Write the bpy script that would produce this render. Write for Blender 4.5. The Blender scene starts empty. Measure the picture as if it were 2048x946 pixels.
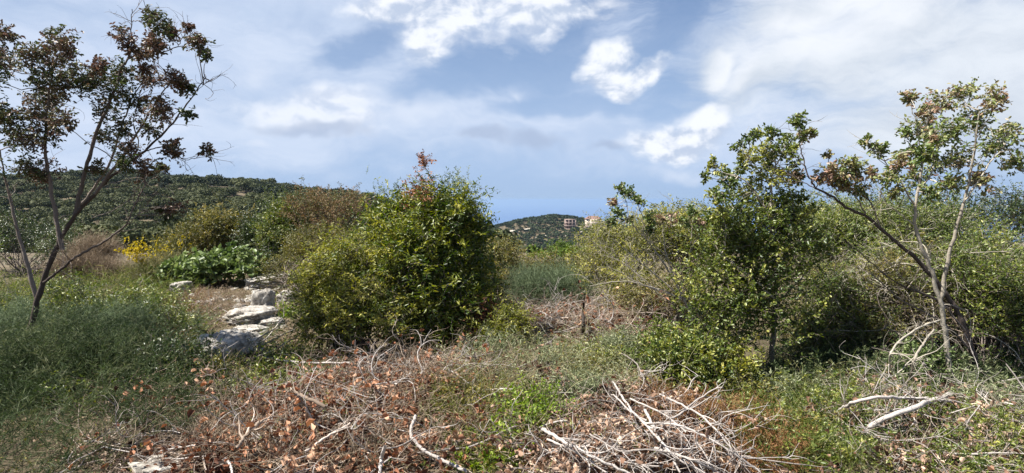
import bpy, math
import numpy as np
from mathutils import Vector
rng = np.random.default_rng(11)
D2R = math.radians
sc = bpy.context.scene
C = sc.collection

# ------------------------------------------------------------------ camera
EYE = 1.7; PITCH = 3.5; FPX = 1200.0
cd = bpy.data.cameras.new('camera'); cam = bpy.data.objects.new('camera', cd); C.objects.link(cam)
cam.location = (0, 0, EYE); cam.rotation_euler = (D2R(90 - PITCH), 0, 0)
cd.sensor_width = 36; cd.lens = 36 * FPX / 2048
cd.clip_start = 0.05; cd.clip_end = 200000
sc.camera = cam
sc.view_settings.view_transform = 'Standard'; sc.view_settings.look = 'None'
sc.view_settings.gamma = 1; sc.view_settings.use_curve_mapping = False
sc.view_settings.exposure = 1.40
sc.cycles.max_bounces = 6; sc.cycles.diffuse_bounces = 3; sc.cycles.glossy_bounces = 2
sc.cycles.transmission_bounces = 3; sc.cycles.transparent_max_bounces = 4; sc.cycles.volume_bounces = 1

CP, SP = math.cos(D2R(PITCH)), math.sin(D2R(PITCH))
def ray(px, py):
    u = (np.asarray(px, float) - 1024) / FPX; v = (473 - np.asarray(py, float)) / FPX
    return u, CP + v * SP, -SP + v * CP
def P(px, py, Y):                       # the point of the place seen towards (px, py) at distance Y
    u, dy, dz = ray(px, py); k = Y / dy
    return np.stack(np.broadcast_arrays(u * k, Y + 0 * u, EYE + dz * k), -1)
def proj(p):
    x, y, z = p[..., 0], p[..., 1], p[..., 2] - EYE
    f = y * CP - z * SP; up = y * SP + z * CP
    return 1024 + FPX * x / f, 473 - FPX * up / f

# ------------------------------------------------------------------ sky and sun
SUN = Vector((-0.52, -0.06, 0.85)).normalized()
sun_el = math.asin(SUN.z); sun_az = math.atan2(SUN.x, SUN.y)
sl = bpy.data.lights.new('sun', 'SUN'); sl.energy = 5.0; sl.angle = D2R(0.6); sl.color = (1, 0.955, 0.88)
so = bpy.data.objects.new('sun', sl); C.objects.link(so); so.rotation_euler = SUN.to_track_quat('Z', 'Y').to_euler()

W = bpy.data.worlds.new('World'); sc.world = W; W.use_nodes = True
nt = W.node_tree; nt.nodes.clear()
def nd(t, **k):
    n = nt.nodes.new(t)
    for a, b in k.items(): setattr(n, a, b)
    return n
def lk(a, b): nt.links.new(a, b)
def mth(op, a, b=None, c=None, clamp=False):
    n = nd('ShaderNodeMath', operation=op, use_clamp=clamp)
    for i, v in enumerate((a, b, c)):
        if v is None: continue
        if isinstance(v, (int, float)): n.inputs[i].default_value = v
        else: lk(v, n.inputs[i])
    return n.outputs[0]
def mixc(f, a, b):
    n = nd('ShaderNodeMix', data_type='RGBA')
    for i, v in ((0, f), (6, a), (7, b)):
        if isinstance(v, (int, float)): n.inputs[i].default_value = v
        elif isinstance(v, tuple): n.inputs[i].default_value = v + (1,) if len(v) == 3 else v
        else: lk(v, n.inputs[i])
    return n.outputs[2]
def smooth(x, lo, hi):
    n = nd('ShaderNodeMapRange', interpolation_type='SMOOTHSTEP')
    lk(x, n.inputs[0]); n.inputs[1].default_value = lo; n.inputs[2].default_value = hi
    return n.outputs[0]
tc = nd('ShaderNodeTexCoord'); sep = nd('ShaderNodeSeparateXYZ'); lk(tc.outputs['Generated'], sep.inputs[0])
az = mth('ARCTAN2', sep.outputs[0], sep.outputs[1]); el = mth('ARCSINE', sep.outputs[2])
comb = nd('ShaderNodeCombineXYZ'); lk(az, comb.inputs[0]); lk(el, comb.inputs[1])
AE = comb.outputs[0]
def noise(vec, scale, detail=5, rough=0.55, dist=0.0, sx=1, sy=1, off=0.0):
    mp = nd('ShaderNodeMapping'); lk(vec, mp.inputs[0]); mp.inputs['Scale'].default_value = (sx, sy, 1); mp.inputs['Location'].default_value = (off, off * .7, off)
    n = nd('ShaderNodeTexNoise'); lk(mp.outputs[0], n.inputs['Vector'])
    n.inputs['Scale'].default_value = scale; n.inputs['Detail'].default_value = detail
    n.inputs['Roughness'].default_value = rough; n.inputs['Distortion'].default_value = dist
    return n
wn = noise(AE, 9, 3)                                    # a gentle warp so that no cloud is an ellipse
vs = nd('ShaderNodeVectorMath', operation='SUBTRACT'); lk(wn.outputs['Color'], vs.inputs[0]); vs.inputs[1].default_value = (.5, .5, .5)
vm = nd('ShaderNodeVectorMath', operation='SCALE'); lk(vs.outputs[0], vm.inputs[0]); vm.inputs[3].default_value = 0.075
va = nd('ShaderNodeVectorMath', operation='ADD'); lk(AE, va.inputs[0]); lk(vm.outputs[0], va.inputs[1])
AEW = va.outputs[0]
def blob(px, py, rx, ry, rot=0, vec=None):              # a cloud centred on this bearing and height
    u, dy, dz = ray(px, py); n_ = math.sqrt(u * u + dy * dy + dz * dz)
    a, e = math.atan2(u, dy), math.asin(dz / n_)
    ka = 1 / (1 + float(u) ** 2)
    mp = nd('ShaderNodeMapping', vector_type='TEXTURE'); lk(vec or AEW, mp.inputs[0])
    mp.inputs['Location'].default_value = (a, e, 0); mp.inputs['Rotation'].default_value = (0, 0, D2R(rot))
    mp.inputs['Scale'].default_value = (rx / FPX * ka, ry / FPX * math.sqrt(ka), 1)
    ln = nd('ShaderNodeVectorMath', operation='LENGTH'); lk(mp.outputs[0], ln.inputs[0])
    return mth('SUBTRACT', 1, ln.outputs['Value'])
def union(bl):
    r = bl[0]
    for b in bl[1:]: r = mth('SMOOTH_MAX', r, b, 0.25)
    return r
sky = nd('ShaderNodeTexSky', sky_type='NISHITA'); sky.sun_disc = False; sky.sun_elevation = sun_el; sky.sun_rotation = sun_az
sky.altitude = 300; sky.air_density = 1.0; sky.dust_density = 0.6; sky.ozone_density = 1.6
def shifted(vec, dx, dy):
    n = nd('ShaderNodeVectorMath', operation='ADD'); lk(vec, n.inputs[0]); n.inputs[1].default_value = (dx, dy, 0); return n.outputs[0]
def add(a, b): return mth('ADD', a, b)
def mul(a, b): return mth('MULTIPLY', a, b)
fine = noise(AE, 13, 7, .54, .2, sx=1, sy=1.5, off=3).outputs['Fac']
fine2 = noise(shifted(AE, -.008, .012), 13, 7, .54, .2, sx=1, sy=1.5, off=3).outputs['Fac']
mid = noise(AEW, 6, 7, .6, .4, sx=.8, sy=1.9, off=9).outputs['Fac']
mid2 = noise(shifted(AEW, -.012, .03), 6, 7, .6, .4, sx=.8, sy=1.9, off=9).outputs['Fac']
wisp = noise(AEW, 4.2, 9, .68, .9, sx=.55, sy=2.1, off=31).outputs['Fac']
fc = mth('MULTIPLY_ADD', fine, 2.0, -1.0); mc = mth('MULTIPLY_ADD', mid, 2.0, -1.0)
def soft(bl, amp, lo, hi, n=None): return smooth(add(union(bl), mul(n or fc, amp)), lo, hi)
# compact cumulus
p1 = soft([blob(1208, 122, 80, 50, 48), blob(1285, 148, 78, 34, 26), blob(1215, 168, 78, 40, -10), blob(1240, 185, 50, 24)], .8, -.05, .55)
p2 = soft([blob(1404, 262, 58, 46, 30), blob(1340, 294, 110, 34), blob(1300, 280, 70, 30)], .8, -.1, .6)
p3 = soft([blob(1005, 10, 240, 80, 6), blob(860, 62, 80, 54, 40), blob(775, 16, 110, 40), blob(1130, 20, 90, 40)], .8, -.1, .6)
p4 = soft([blob(590, 222, 170, 40), blob(670, 205, 120, 30), blob(690, 240, 90, 28)], .7, -.2, .85)
p5 = soft([blob(500, 150, 60, 36, 20), blob(530, 288, 34, 14), blob(1350, 340, 90, 18), blob(1040, 185, 26, 12, -30), blob(350, 255, 60, 16), blob(820, 235, 130, 26)], 1.1, -.1, 1.0)
big = soft([blob(1780, 60, 380, 200, 6), blob(1540, 140, 180, 60, 35), blob(1600, 30, 230, 60, 20), blob(1990, 120, 300, 230), blob(1840, 250, 330, 90), blob(1430, 150, 60, 44, 50)], .95, -.25, .75, mc)
veil = soft([blob(420, 110, 380, 230), blob(560, 120, 330, 120, -8), blob(60, 200, 380, 330), blob(620, 240, 420, 100), blob(1010, 262, 460, 62, -3), blob(420, -10, 450, 90), blob(1500, 270, 240, 60)], 1.1, -.6, .8, mc)
gaps = soft([blob(720, 90, 110, 44, 30), blob(1000, 135, 190, 52, 12), blob(1340, 60, 120, 60, 30), blob(900, 160, 120, 30, 20), blob(1150, 60, 80, 50, 40), blob(1200, 220, 140, 22), blob(1390, 190, 60, 60), blob(1080, 130, 160, 60), blob(1120, 210, 160, 26), blob(1340, 220, 120, 26)], .9, -.4, .6)
ngap = mth('SUBTRACT', 1, mul(gaps, .85))
wm = mul(mul(smooth(wisp, .38, .70), smooth(el, 0.02, 0.15)), mul(ngap, .75))
vm_ = mul(mul(veil, ngap), .78)
lit = smooth(mth('SUBTRACT', fine, fine2), -.12, .07); litm = smooth(mth('SUBTRACT', mid, mid2), -.2, .2)
c_puff = mixc(lit, (0.50, 0.58, 0.73), (0.86, 0.89, 0.95))
c_big = mixc(litm, (0.58, 0.64, 0.73), (0.73, 0.78, 0.85))
c_big = mixc(soft([blob(1650, 45, 220, 60, 8), blob(1480, 130, 110, 40, 40)], .8, -.3, .9), c_big, (0.84, 0.87, 0.92))
c_veil = mixc(litm, (0.51, 0.61, 0.79), (0.63, 0.71, 0.86))
skc = nd('ShaderNodeVectorMath', operation='SCALE'); lk(sky.outputs[0], skc.inputs[0]); skc.inputs[3].default_value = 0.072
zen = mixc(0.55, skc.outputs[0], (0.13, 0.25, 0.53))
base = mixc(mul(smooth(el, 0.44, 0.02), 0.92), zen, (0.375, 0.515, 0.745))
base = mixc(smooth(el, 0.07, -0.015), base, (0.36, 0.49, 0.705))
c = mixc(wm, base, c_veil); c = mixc(vm_, c, c_veil); c = mixc(mul(big, .95), c, c_big)
c = mixc(mul(p5, .5), c, (0.70, 0.76, 0.88)); c = mixc(mul(p4, .85), c, mixc(.4, c_puff, (.74, .79, .9))); c = mixc(mul(p3, .95), c, c_puff); c = mixc(mul(p2, .95), c, c_puff); c = mixc(mul(p1, .97), c, c_puff)
gr = soft([blob(1075, 283, 80, 18, -6), blob(980, 275, 70, 14), blob(640, 258, 130, 14), blob(1210, 296, 40, 12)], 1.0, -.1, .9)
c = mixc(mul(gr, .6), c, (0.36, 0.44, 0.60))
bg = nd('ShaderNodeBackground'); lk(c, bg.inputs[0]); bg.inputs[1].default_value = 0.435
ow = nd('ShaderNodeOutputWorld'); lk(bg.outputs[0], ow.inputs[0])

# ------------------------------------------------------------------ helpers
def tag(o, label=None, cat=None, group=None, kind=None):
    if label: o['label'] = label
    if cat: o['category'] = cat
    if group: o['group'] = group
    if kind: o['kind'] = kind
    return o
def build(name, parts, mat, parent=None, smooth_=False):
    parts = [p for p in parts if len(p[1])]
    V, L, S, T, A = [], [], [], [], []; vo = 0; lo = 0
    for v, f, a in parts:
        v = np.asarray(v, np.float32).reshape(-1, 3); f = np.asarray(f, np.int32)
        n, k = f.shape
        V.append(v); L.append((f + vo).ravel()); S.append(lo + np.arange(n) * k); T.append(np.full(n, k)); vo += len(v); lo += n * k
        A.append(np.broadcast_to(np.asarray(a, np.float32), (n,)))
    V = np.concatenate(V); L = np.concatenate(L); S = np.concatenate(S).astype(np.int32); T = np.concatenate(T).astype(np.int32); A = np.concatenate(A)
    off = np.zeros(3, np.float32)
    if parent is None:
        off = np.array([(V[:, 0].min() + V[:, 0].max()) / 2, (V[:, 1].min() + V[:, 1].max()) / 2, V[:, 2].min()], np.float32)
    else: off = np.array(parent.location, np.float32)
    me = bpy.data.meshes.new(name)
    me.vertices.add(len(V)); me.vertices.foreach_set('co', (V - off).ravel())
    me.loops.add(len(L)); me.loops.foreach_set('vertex_index', L)
    me.polygons.add(len(S)); me.polygons.foreach_set('loop_start', S); me.polygons.foreach_set('loop_total', T)
    at = me.attributes.new('var', 'FLOAT', 'FACE'); at.data.foreach_set('value', A)
    if smooth_: me.polygons.foreach_set('use_smooth', np.ones(len(S), bool))
    me.update(calc_edges=True); me.materials.append(mat)
    o = bpy.data.objects.new(name, me); C.objects.link(o)
    if parent is None: o.location = off.tolist()
    else: o.parent = parent
    return o
def empty(name, loc, label, cat, group=None):
    o = bpy.data.objects.new(name, None); C.objects.link(o); o.location = [float(v) for v in loc]; o.empty_display_size = .1
    return tag(o, label, cat, group)
def nrm(a): return a / (np.linalg.norm(a, axis=-1, keepdims=True) + 1e-9)
def rnd(*s): return rng.normal(size=s)
def U(a, b, *s): return rng.uniform(a, b, s)

def tubes(poly, rad, sides=3, var=None):
    N, K, _ = poly.shape
    t = nrm(np.gradient(poly, axis=1))
    ref = np.where(np.abs(t[:, :1, 2:3]) > .8, np.array([1., 0, 0]), np.array([0, 0, 1.]))
    a = nrm(np.cross(t, ref + 0 * t)); b = np.cross(t, a)
    th = np.arange(sides) * 2 * np.pi / sides
    ring = poly[:, :, None, :] + rad[:, :, None, None] * (np.cos(th)[None, None, :, None] * a[:, :, None, :] + np.sin(th)[None, None, :, None] * b[:, :, None, :])
    idx = np.arange(N * K * sides).reshape(N, K, sides)
    i0 = idx[:, :-1]; i1 = idx[:, 1:]
    f = np.stack([i0, np.roll(i0, -1, 2), np.roll(i1, -1, 2), i1], -1).reshape(-1, 4)
    if var is None: var = U(0, 1, N)
    va_ = np.repeat(var, (K - 1) * sides)
    return ring.reshape(-1, 3), f, va_
def curl(P0, D0, L, K, wob=.25, grav=0.0, up=0.0):       # wandering lines
    N = len(P0); d = nrm(D0); p = P0.copy(); out = [p.copy()]; st = (np.broadcast_to(L, (N,)) / (K - 1))[:, None]
    w = rnd(N, 3) * wob
    for k in range(K - 1):
        w = .6 * w + rnd(N, 3) * wob * .8
        d = d + w; d[:, 2] += up - grav * (k + 1) / K
        d = nrm(d); p = p + d * st; out.append(p.copy())
    return np.stack(out, 1)
def taper(N, K, r0, r1): return np.broadcast_to(r0, (N,))[:, None] * (1 + (r1 / np.mean(r0) - 1) * np.linspace(0, 1, K)[None, :])
def pick(poly, t):                                       # points and tangents at t along each line; t (N,M)
    N, K, _ = poly.shape; x = t * (K - 1); i = np.clip(x.astype(int), 0, K - 2); f = (x - i)[..., None]
    n = np.arange(N)[:, None]
    a, b = poly[n, i], poly[n, i + 1]
    return a * (1 - f) + b * f, nrm(b - a)
def children(poly, rad, M, t0=.15, t1=.97, spread=.8):
    N = len(poly); t = U(t0, t1, N, M); p, d = pick(poly, t)
    K = rad.shape[1]; r = rad[np.arange(N)[:, None], np.clip((t * (K - 1)).astype(int), 0, K - 1)]
    dd = nrm(d + nrm(rnd(N, M, 3)) * spread)
    return p.reshape(-1, 3), dd.reshape(-1, 3), r.ravel()
def leaves(Pp, D, L, Wd, nb=None, fold=.18, var=None, shape='lance'):
    N = len(Pp); D = nrm(D)
    if nb is None: nb = rnd(N, 3) * .8 + np.array([0, 0, .6])
    S = nrm(np.cross(D, nb)); Nn = np.cross(S, D)
    L = np.broadcast_to(L, (N,))[:, None]; Wd = np.broadcast_to(Wd, (N,))[:, None]
    if var is None: var = U(0, 1, N)
    if shape == 'lance':
        tip = Pp + D * L - Nn * L * .10; m = Pp + D * L * .42
        V = np.stack([Pp, m + S * Wd / 2 + Nn * Wd * fold, tip, m - S * Wd / 2 + Nn * Wd * fold], 1)
        b = np.arange(N)[:, None] * 4
        F = np.concatenate([b + [0, 1, 2], b + [0, 2, 3]], 1).reshape(-1, 3)
    else:
        m1 = Pp + D * L * .25; m2 = Pp + D * L * .7 - Nn * L * .03; tip = Pp + D * L - Nn * L * .12
        V = np.stack([Pp, m1 + S * Wd * .43 + Nn * Wd * fold, m2 + S * Wd * .42 + Nn * Wd * fold, tip, m2 - S * Wd * .42 + Nn * Wd * fold, m1 - S * Wd * .43 + Nn * Wd * fold], 1)
        b = np.arange(N)[:, None] * 6
        F = np.concatenate([b + [0, 1, 2, 3], b + [0, 3, 4, 5]], 1).reshape(-1, 4)
    return V.reshape(-1, 3), F, np.repeat(var, 2)
def leaf_on(poly, M, L, Wd, t0=.15, t1=1.0, ang=.9, jit=.35, var=None, shape='lance', clumpvar=.5, droop=0.0):
    N = len(poly); t = np.linspace(t0, t1, M)[None, :] + U(-.5, .5, N, M) * (t1 - t0) / M; t = np.clip(t, 0, 1)
    p, d = pick(poly, t)
    s = nrm(np.cross(d, np.array([0, 0, 1.]) + rnd(N, 1, 3) * .4)); sg = np.where(np.arange(M) % 2, 1., -1.)[None, :, None]
    D = nrm(d * (1.2 - ang) + s * sg * ang + rnd(N, M, 3) * jit + np.array([0, 0, .15 - droop]))
    v = U(0, 1, N, 1) * clumpvar + U(0, 1, N, M) * (1 - clumpvar) if var is None else np.clip(var[:, None] + rnd(N, M) * .13, 0, 1)
    sz = U(.65, 1.15, N * M)
    return leaves((p + rnd(N, M, 3) * L * .1).reshape(-1, 3), D.reshape(-1, 3), L * sz, Wd * sz, var=v.ravel(), shape=shape)

# ------------------------------------------------------------------ materials
def mat(name, cols, rough=.6, trans=0.0, spec=.3, bump=None, noise_=None):
    m = bpy.data.materials.new(name); m.use_nodes = True; t = m.node_tree; t.nodes.clear()
    o = t.nodes.new('ShaderNodeOutputMaterial'); b = t.nodes.new('ShaderNodeBsdfPrincipled')
    b.inputs['Roughness'].default_value = rough; b.inputs['Specular IOR Level'].default_value = spec
    a = t.nodes.new('ShaderNodeAttribute'); a.attribute_name = 'var'
    r = t.nodes.new('ShaderNodeValToRGB'); e = r.color_ramp.elements
    while len(e) < len(cols): e.new(.5)
    for i, c_ in enumerate(cols): e[i].position = i / (len(cols) - 1) if len(cols) > 1 else 0; e[i].color = (*c_, 1)
    src = a.outputs['Fac']
    if noise_:
        tx = t.nodes.new('ShaderNodeTexCoord'); n = t.nodes.new('ShaderNodeTexNoise'); n.inputs['Scale'].default_value = noise_[0]; n.inputs['Detail'].default_value = 6
        n.inputs['Roughness'].default_value = .65
        t.links.new(tx.outputs['Object'], n.inputs['Vector'])
        mm = t.nodes.new('ShaderNodeMath'); mm.operation = 'MULTIPLY_ADD'; t.links.new(n.outputs['Fac'], mm.inputs[0]); mm.inputs[1].default_value = noise_[1]; mm.inputs[2].default_value = -noise_[1] / 2
        ad = t.nodes.new('ShaderNodeMath'); ad.operation = 'ADD'; t.links.new(mm.outputs[0], ad.inputs[0]); t.links.new(a.outputs['Fac'], ad.inputs[1])
        src = ad.outputs[0]
        if bump:
            bp = t.nodes.new('ShaderNodeBump'); bp.inputs['Strength'].default_value = bump; bp.inputs['Distance'].default_value = .02
            t.links.new(n.outputs['Fac'], bp.inputs['Height']); t.links.new(bp.outputs[0], b.inputs['Normal'])
    t.links.new(src, r.inputs[0]); t.links.new(r.outputs[0], b.inputs['Base Color'])
    if trans:
        tr = t.nodes.new('ShaderNodeBsdfTranslucent'); mx = t.nodes.new('ShaderNodeMixShader'); mx.inputs[0].default_value = trans
        hs = t.nodes.new('ShaderNodeHueSaturation'); hs.inputs['Saturation'].default_value = 1.15; hs.inputs['Value'].default_value = 1.35; t.links.new(r.outputs[0], hs.inputs['Color'])
        t.links.new(hs.outputs[0], tr.inputs[0]); t.links.new(b.outputs[0], mx.inputs[1]); t.links.new(tr.outputs[0], mx.inputs[2]); t.links.new(mx.outputs[0], o.inputs[0])
    else: t.links.new(b.outputs[0], o.inputs[0])
    return m

# ------------------------------------------------------------------ terrain
MOUNDS = [(-1.45, 4.6, 1.25, .7, .10), (-.5, 5.1, .8, .4, .03), (1.05, 7.4, .75, .6, .18), (1.05, 4.0, .8, .7, .08), (2.9, 4.5, .8, .7, .10), (-3.3, 4.6, .9, 1.2, .10), (.1, 5.6, 1.1, 1.0, .10), (3.4, 7.0, 2.0, 1.5, .1)]
def sstep(x, a, b):
    t = np.clip((x - a) / (b - a), 0, 1); return t * t * (3 - 2 * t)
_lx = np.array([-300, -100, 183, 300, 400, 450, 540, 620, 720, 760, 860, 960, 1000, 1300]); _ly = np.array([372, 366, 366, 356, 364, 368, 372, 388, 395, 400, 445, 500, 540, 560])
_rx = np.array([700, 900, 960, 1000, 1050, 1100, 1130, 1160, 1200, 1240, 1300, 1500, 2200]); _ry = np.array([520, 480, 464, 453, 441, 433, 434, 440, 447, 458, 466, 480, 490])
def h(x, y):
    x = np.asarray(x, float); y = np.asarray(y, float)
    n = .035 * np.sin(x * 2.1 + 1.3 * np.sin(y * 1.7)) * np.sin(y * 2.6 + x) + .02 * np.sin(x * 6.3 + y * 3) * np.sin(y * 7.1 - x * 2)
    far = sstep(np.hypot(x, y), 20, 200)
    n = n + far * (1.6 * np.sin(x * .031 + 2 * np.sin(y * .017)) * np.sin(y * .027) + .8 * np.sin(x * .083 + y * .05) * np.sin(y * .07 - x * .04)) * .6
    b = -.10 * np.clip(y - 14, 0, 436) * sstep(y, 10, 40)
    b = b - .13 * np.clip(y - 600, 0, 2100)
    zr = EYE - (np.interp(x / 260 * FPX + 1024, _lx, _ly) - 400) / FPX * 260 - 2.2
    s = sstep(y, 85, 262) * (1 - sstep(y, 275, 480))
    b = b + (zr + 24.6) * s
    zr = EYE - (np.interp(x / 700 * FPX + 1024, _rx, _ry) - 400) / FPX * 700 - 3.2
    s = sstep(y, 430, 700) * (1 - sstep(y, 715, 1000))
    b = b + (zr + 56.6) * s
    for cx, cy, rx, ry, hh in MOUNDS: b = b + hh * np.exp(-((x - cx) / rx) ** 2 - ((y - cy) / ry) ** 2)
    return np.maximum(b + n, -306)
def G(px, py):                                           # where the sight line meets the ground
    px = np.asarray(px, float); py = np.asarray(py, float)
    u, dy, dz = ray(px, py); Y = np.full(np.broadcast(px, py).shape, 1.5)
    for i_ in range(1000):
        z = EYE + dz / dy * Y; Y = np.where(z > h(u / dy * Y, Y), np.maximum(Y + .02, Y * 1.008), Y)
    return np.stack([u / dy * Y, Y, h(u / dy * Y, Y)], -1)
M_ground = mat('ground_soil', [(.035, .026, .015), (.07, .055, .032), (.13, .10, .06), (.17, .145, .10)], .95, noise_=(1.3, .9), bump=.6)
M_ground.node_tree.nodes['Noise Texture'].inputs['Detail'].default_value = 9
g = np.sinh(np.linspace(-1, 1, 561) * 9) * 2.0
X, Yg = np.meshgrid(g, g); Z = h(X, Yg)
V = np.stack([X, Yg, Z], -1).reshape(-1, 3); n_ = len(g); I = np.arange(n_ * n_).reshape(n_, n_)
F = np.stack([I[:-1, :-1], I[:-1, 1:], I[1:, 1:], I[1:, :-1]], -1).reshape(-1, 4)
fc = V[F].mean(1); tone = .45 + .2 * np.sin(fc[:, 0] * .8) * np.sin(fc[:, 1] * .6)
gr_ = build('ground', [(V, F, tone)], M_ground, smooth_=True); tag(gr_, kind='structure')

# sea
M_sea = mat('sea_water', [(.012, .055, .17), (.02, .075, .21)], .35, spec=.35)
th = np.linspace(0, 2 * np.pi, 97)[:-1]; R = np.array([0.1, 2000, 5000, 10000, 20000, 40000])
V = np.concatenate([np.stack([r * np.cos(th), r * np.sin(th), np.full(96, -300.)], -1) for r in R]); I = np.arange(len(V)).reshape(len(R), 96)
F = np.stack([I[:-1], np.roll(I, -1, 1)[:-1], np.roll(I, -1, 1)[1:], I[1:]], -1).reshape(-1, 4)
o = build('sea', [(V, F, .5)], M_sea); tag(o, kind='structure')

# haze
hm = bpy.data.materials.new('haze_air'); hm.use_nodes = True; t = hm.node_tree; t.nodes.clear()
oo = t.nodes.new('ShaderNodeOutputMaterial'); pv = t.nodes.new('ShaderNodeVolumePrincipled'); pv.inputs['Density'].default_value = HAZE = 1.0e-4
pv.inputs['Color'].default_value = (.34, .465, .62, 1); pv.inputs['Anisotropy'].default_value = .2; t.links.new(pv.outputs[0], oo.inputs['Volume'])
hb = 45000.
V = np.array([[x, y, z] for z in (-308, 17) for y in (-hb, hb) for x in (-hb, hb)], float)
o = build('haze', [(V, [[0, 2, 3, 1], [4, 5, 7, 6], [0, 1, 5, 4], [2, 6, 7, 3], [0, 4, 6, 2], [1, 3, 7, 5]], 0)], hm); tag(o, 'thin bluish sea haze over the hills and the coast', 'haze', kind='stuff')

# ------------------------------------------------------------------ plant materials (leaf and bark colours)
M_vine = mat('glossy_yellow_green_leaf', [(0.032, 0.061, 0.010), (0.082, 0.116, 0.015), (0.162, 0.190, 0.025), (0.310, 0.312, 0.050)], .42, .30, .45)
M_vine2 = mat('yellow_olive_leaf', [(0.076, 0.085, 0.015), (0.149, 0.169, 0.025), (0.270, 0.268, 0.047), (0.434, 0.395, 0.089)], .5, .30, .35)
M_oak = mat('dark_evergreen_leaf', [(0.016, 0.032, 0.011), (0.032, 0.057, 0.015), (0.059, 0.086, 0.020), (0.106, 0.126, 0.031)], .42, .2, .45)
M_lentisk = mat('mid_green_leaf', [(0.044, 0.071, 0.014), (0.086, 0.122, 0.020), (0.157, 0.187, 0.034), (0.298, 0.295, 0.067)], .42, .25, .45)
M_olive = mat('olive_green_leaf', [(0.054, 0.060, 0.014), (0.107, 0.108, 0.022), (0.184, 0.168, 0.037), (0.292, 0.228, 0.062)], .5, .25, .35)
M_bright = mat('bright_green_leaf', [(.06, .10, .014), (.12, .18, .025), (.19, .26, .04)], .5, .3, .3)
M_brownleaf = mat('rusty_leaf', [(.055, .07, .022), (.10, .11, .035), (.17, .12, .055), (.21, .12, .065), (.15, .16, .05)], .6, .2, .2)
M_pist = mat('reddish_green_leaf', [(0.062, 0.099, 0.025), (0.114, 0.160, 0.039), (0.175, 0.209, 0.060), (0.247, 0.220, 0.099), (0.278, 0.165, 0.118)], .45, .2, .4)
M_pistd = mat('dark_purplish_leaf', [(0.043, 0.066, 0.019), (0.069, 0.088, 0.030), (0.077, 0.070, 0.034), (0.103, 0.066, 0.043), (0.138, 0.079, 0.060)], .45, .2, .3)
M_fig = mat('broad_pale_green_leaf', [(.07, .105, .028), (.13, .18, .055), (.23, .28, .11)], .5, .25, .4)
M_fennel = mat('feathery_blue_green', [(.018, .035, .012), (.038, .060, .022), (.07, .095, .036), (.15, .16, .08)], .6, .25, .2)
M_broom = mat('grey_green_stalk', [(0.066, 0.097, 0.047), (0.132, 0.174, 0.095), (0.227, 0.271, 0.151)], .65, .2, .2)
M_tangle = mat('pale_grey_green_leaf', [(0.086, 0.106, 0.043), (0.163, 0.185, 0.095), (0.258, 0.282, 0.163), (0.361, 0.370, 0.241)], .6, .25, .2)
M_grass = mat('green_grass_blade', [(0.043, 0.079, 0.013), (0.095, 0.141, 0.026), (0.172, 0.194, 0.052), (0.258, 0.246, 0.103)], .55, .3, .3)
M_lime = mat('lime_green_leaf', [(0.096, 0.152, 0.016), (0.176, 0.256, 0.028), (0.272, 0.336, 0.048)], .5, .35, .3)
M_straw = mat('dry_straw', [(0.128, 0.088, 0.048), (0.224, 0.168, 0.096), (0.320, 0.264, 0.168)], .75, .15, .15)
M_rust = mat('rusty_dry_weed', [(0.128, 0.060, 0.024), (0.224, 0.112, 0.048), (0.288, 0.176, 0.088)], .75, .15, .15)
M_tan = mat('tan_dry_twig', [(.13, .095, .06), (.25, .19, .13), (.38, .30, .215)], .8, .1, .1)
M_dead = mat('dead_grey_pink_twig', [(.07, .048, .034), (.18, .135, .10), (.34, .27, .215), (.54, .455, .385)], .8, 0, .15)
M_palebark = mat('pale_dry_bark', [(0.187, 0.162, 0.145), (0.323, 0.289, 0.264), (0.468, 0.425, 0.391)], .8, 0, .2, noise_=(25, .7), bump=.5)
M_bark = mat('grey_brown_bark', [(.06, .045, .038), (.13, .105, .09), (.24, .20, .17)], .85, 0, .2, noise_=(22, .7), bump=.6)
M_lbark = mat('light_grey_bark', [(.18, .155, .12), (.30, .27, .22), (.42, .38, .31)], .8, 0, .2, noise_=(22, .7), bump=.5)
M_dkbark = mat('dark_brown_bark', [(.022, .017, .013), (.05, .038, .03)], .85, 0, .2, noise_=(22, .7), bump=.6)  # very dark brown bark for dead sticks and the post
M_greenstem = mat('green_yellow_stem', [(0.102, 0.111, 0.034), (0.204, 0.196, 0.076), (0.323, 0.289, 0.153)], .6, .1, .3)
M_redleaf = mat('dry_red_brown_leaf', [(.10, .038, .02), (.20, .08, .042), (.33, .16, .09), (.46, .29, .19)], .7, .15, .2)
M_paleleaf = mat('dry_pale_pink_leaf', [(.06, .03, .018), (.15, .08, .05), (.28, .17, .115), (.40, .27, .19), (.62, .46, .34)], .7, .2, .2)
M_yellow = mat('yellow_blossom', [(0.336, 0.256, 0.016), (0.496, 0.376, 0.016), (0.560, 0.448, 0.048)], .6, .3, .2)
M_rock = mat('weathered_limestone', [(.055, .048, .04), (.21, .19, .165), (.37, .345, .305), (.54, .515, .465)], .9, 0, .2, noise_=(9, 2.2), bump=1.0)
M_far = mat('far_evergreen_leaf', [(0.011, 0.019, 0.008), (0.023, 0.033, 0.011), (0.039, 0.051, 0.016), (0.061, 0.068, 0.021)], .7, .1, .2)
M_far2 = mat('hazy_evergreen_leaf', [(0.016, 0.026, 0.013), (0.027, 0.040, 0.018), (0.044, 0.058, 0.024)], .8, 0, .15)

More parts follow.
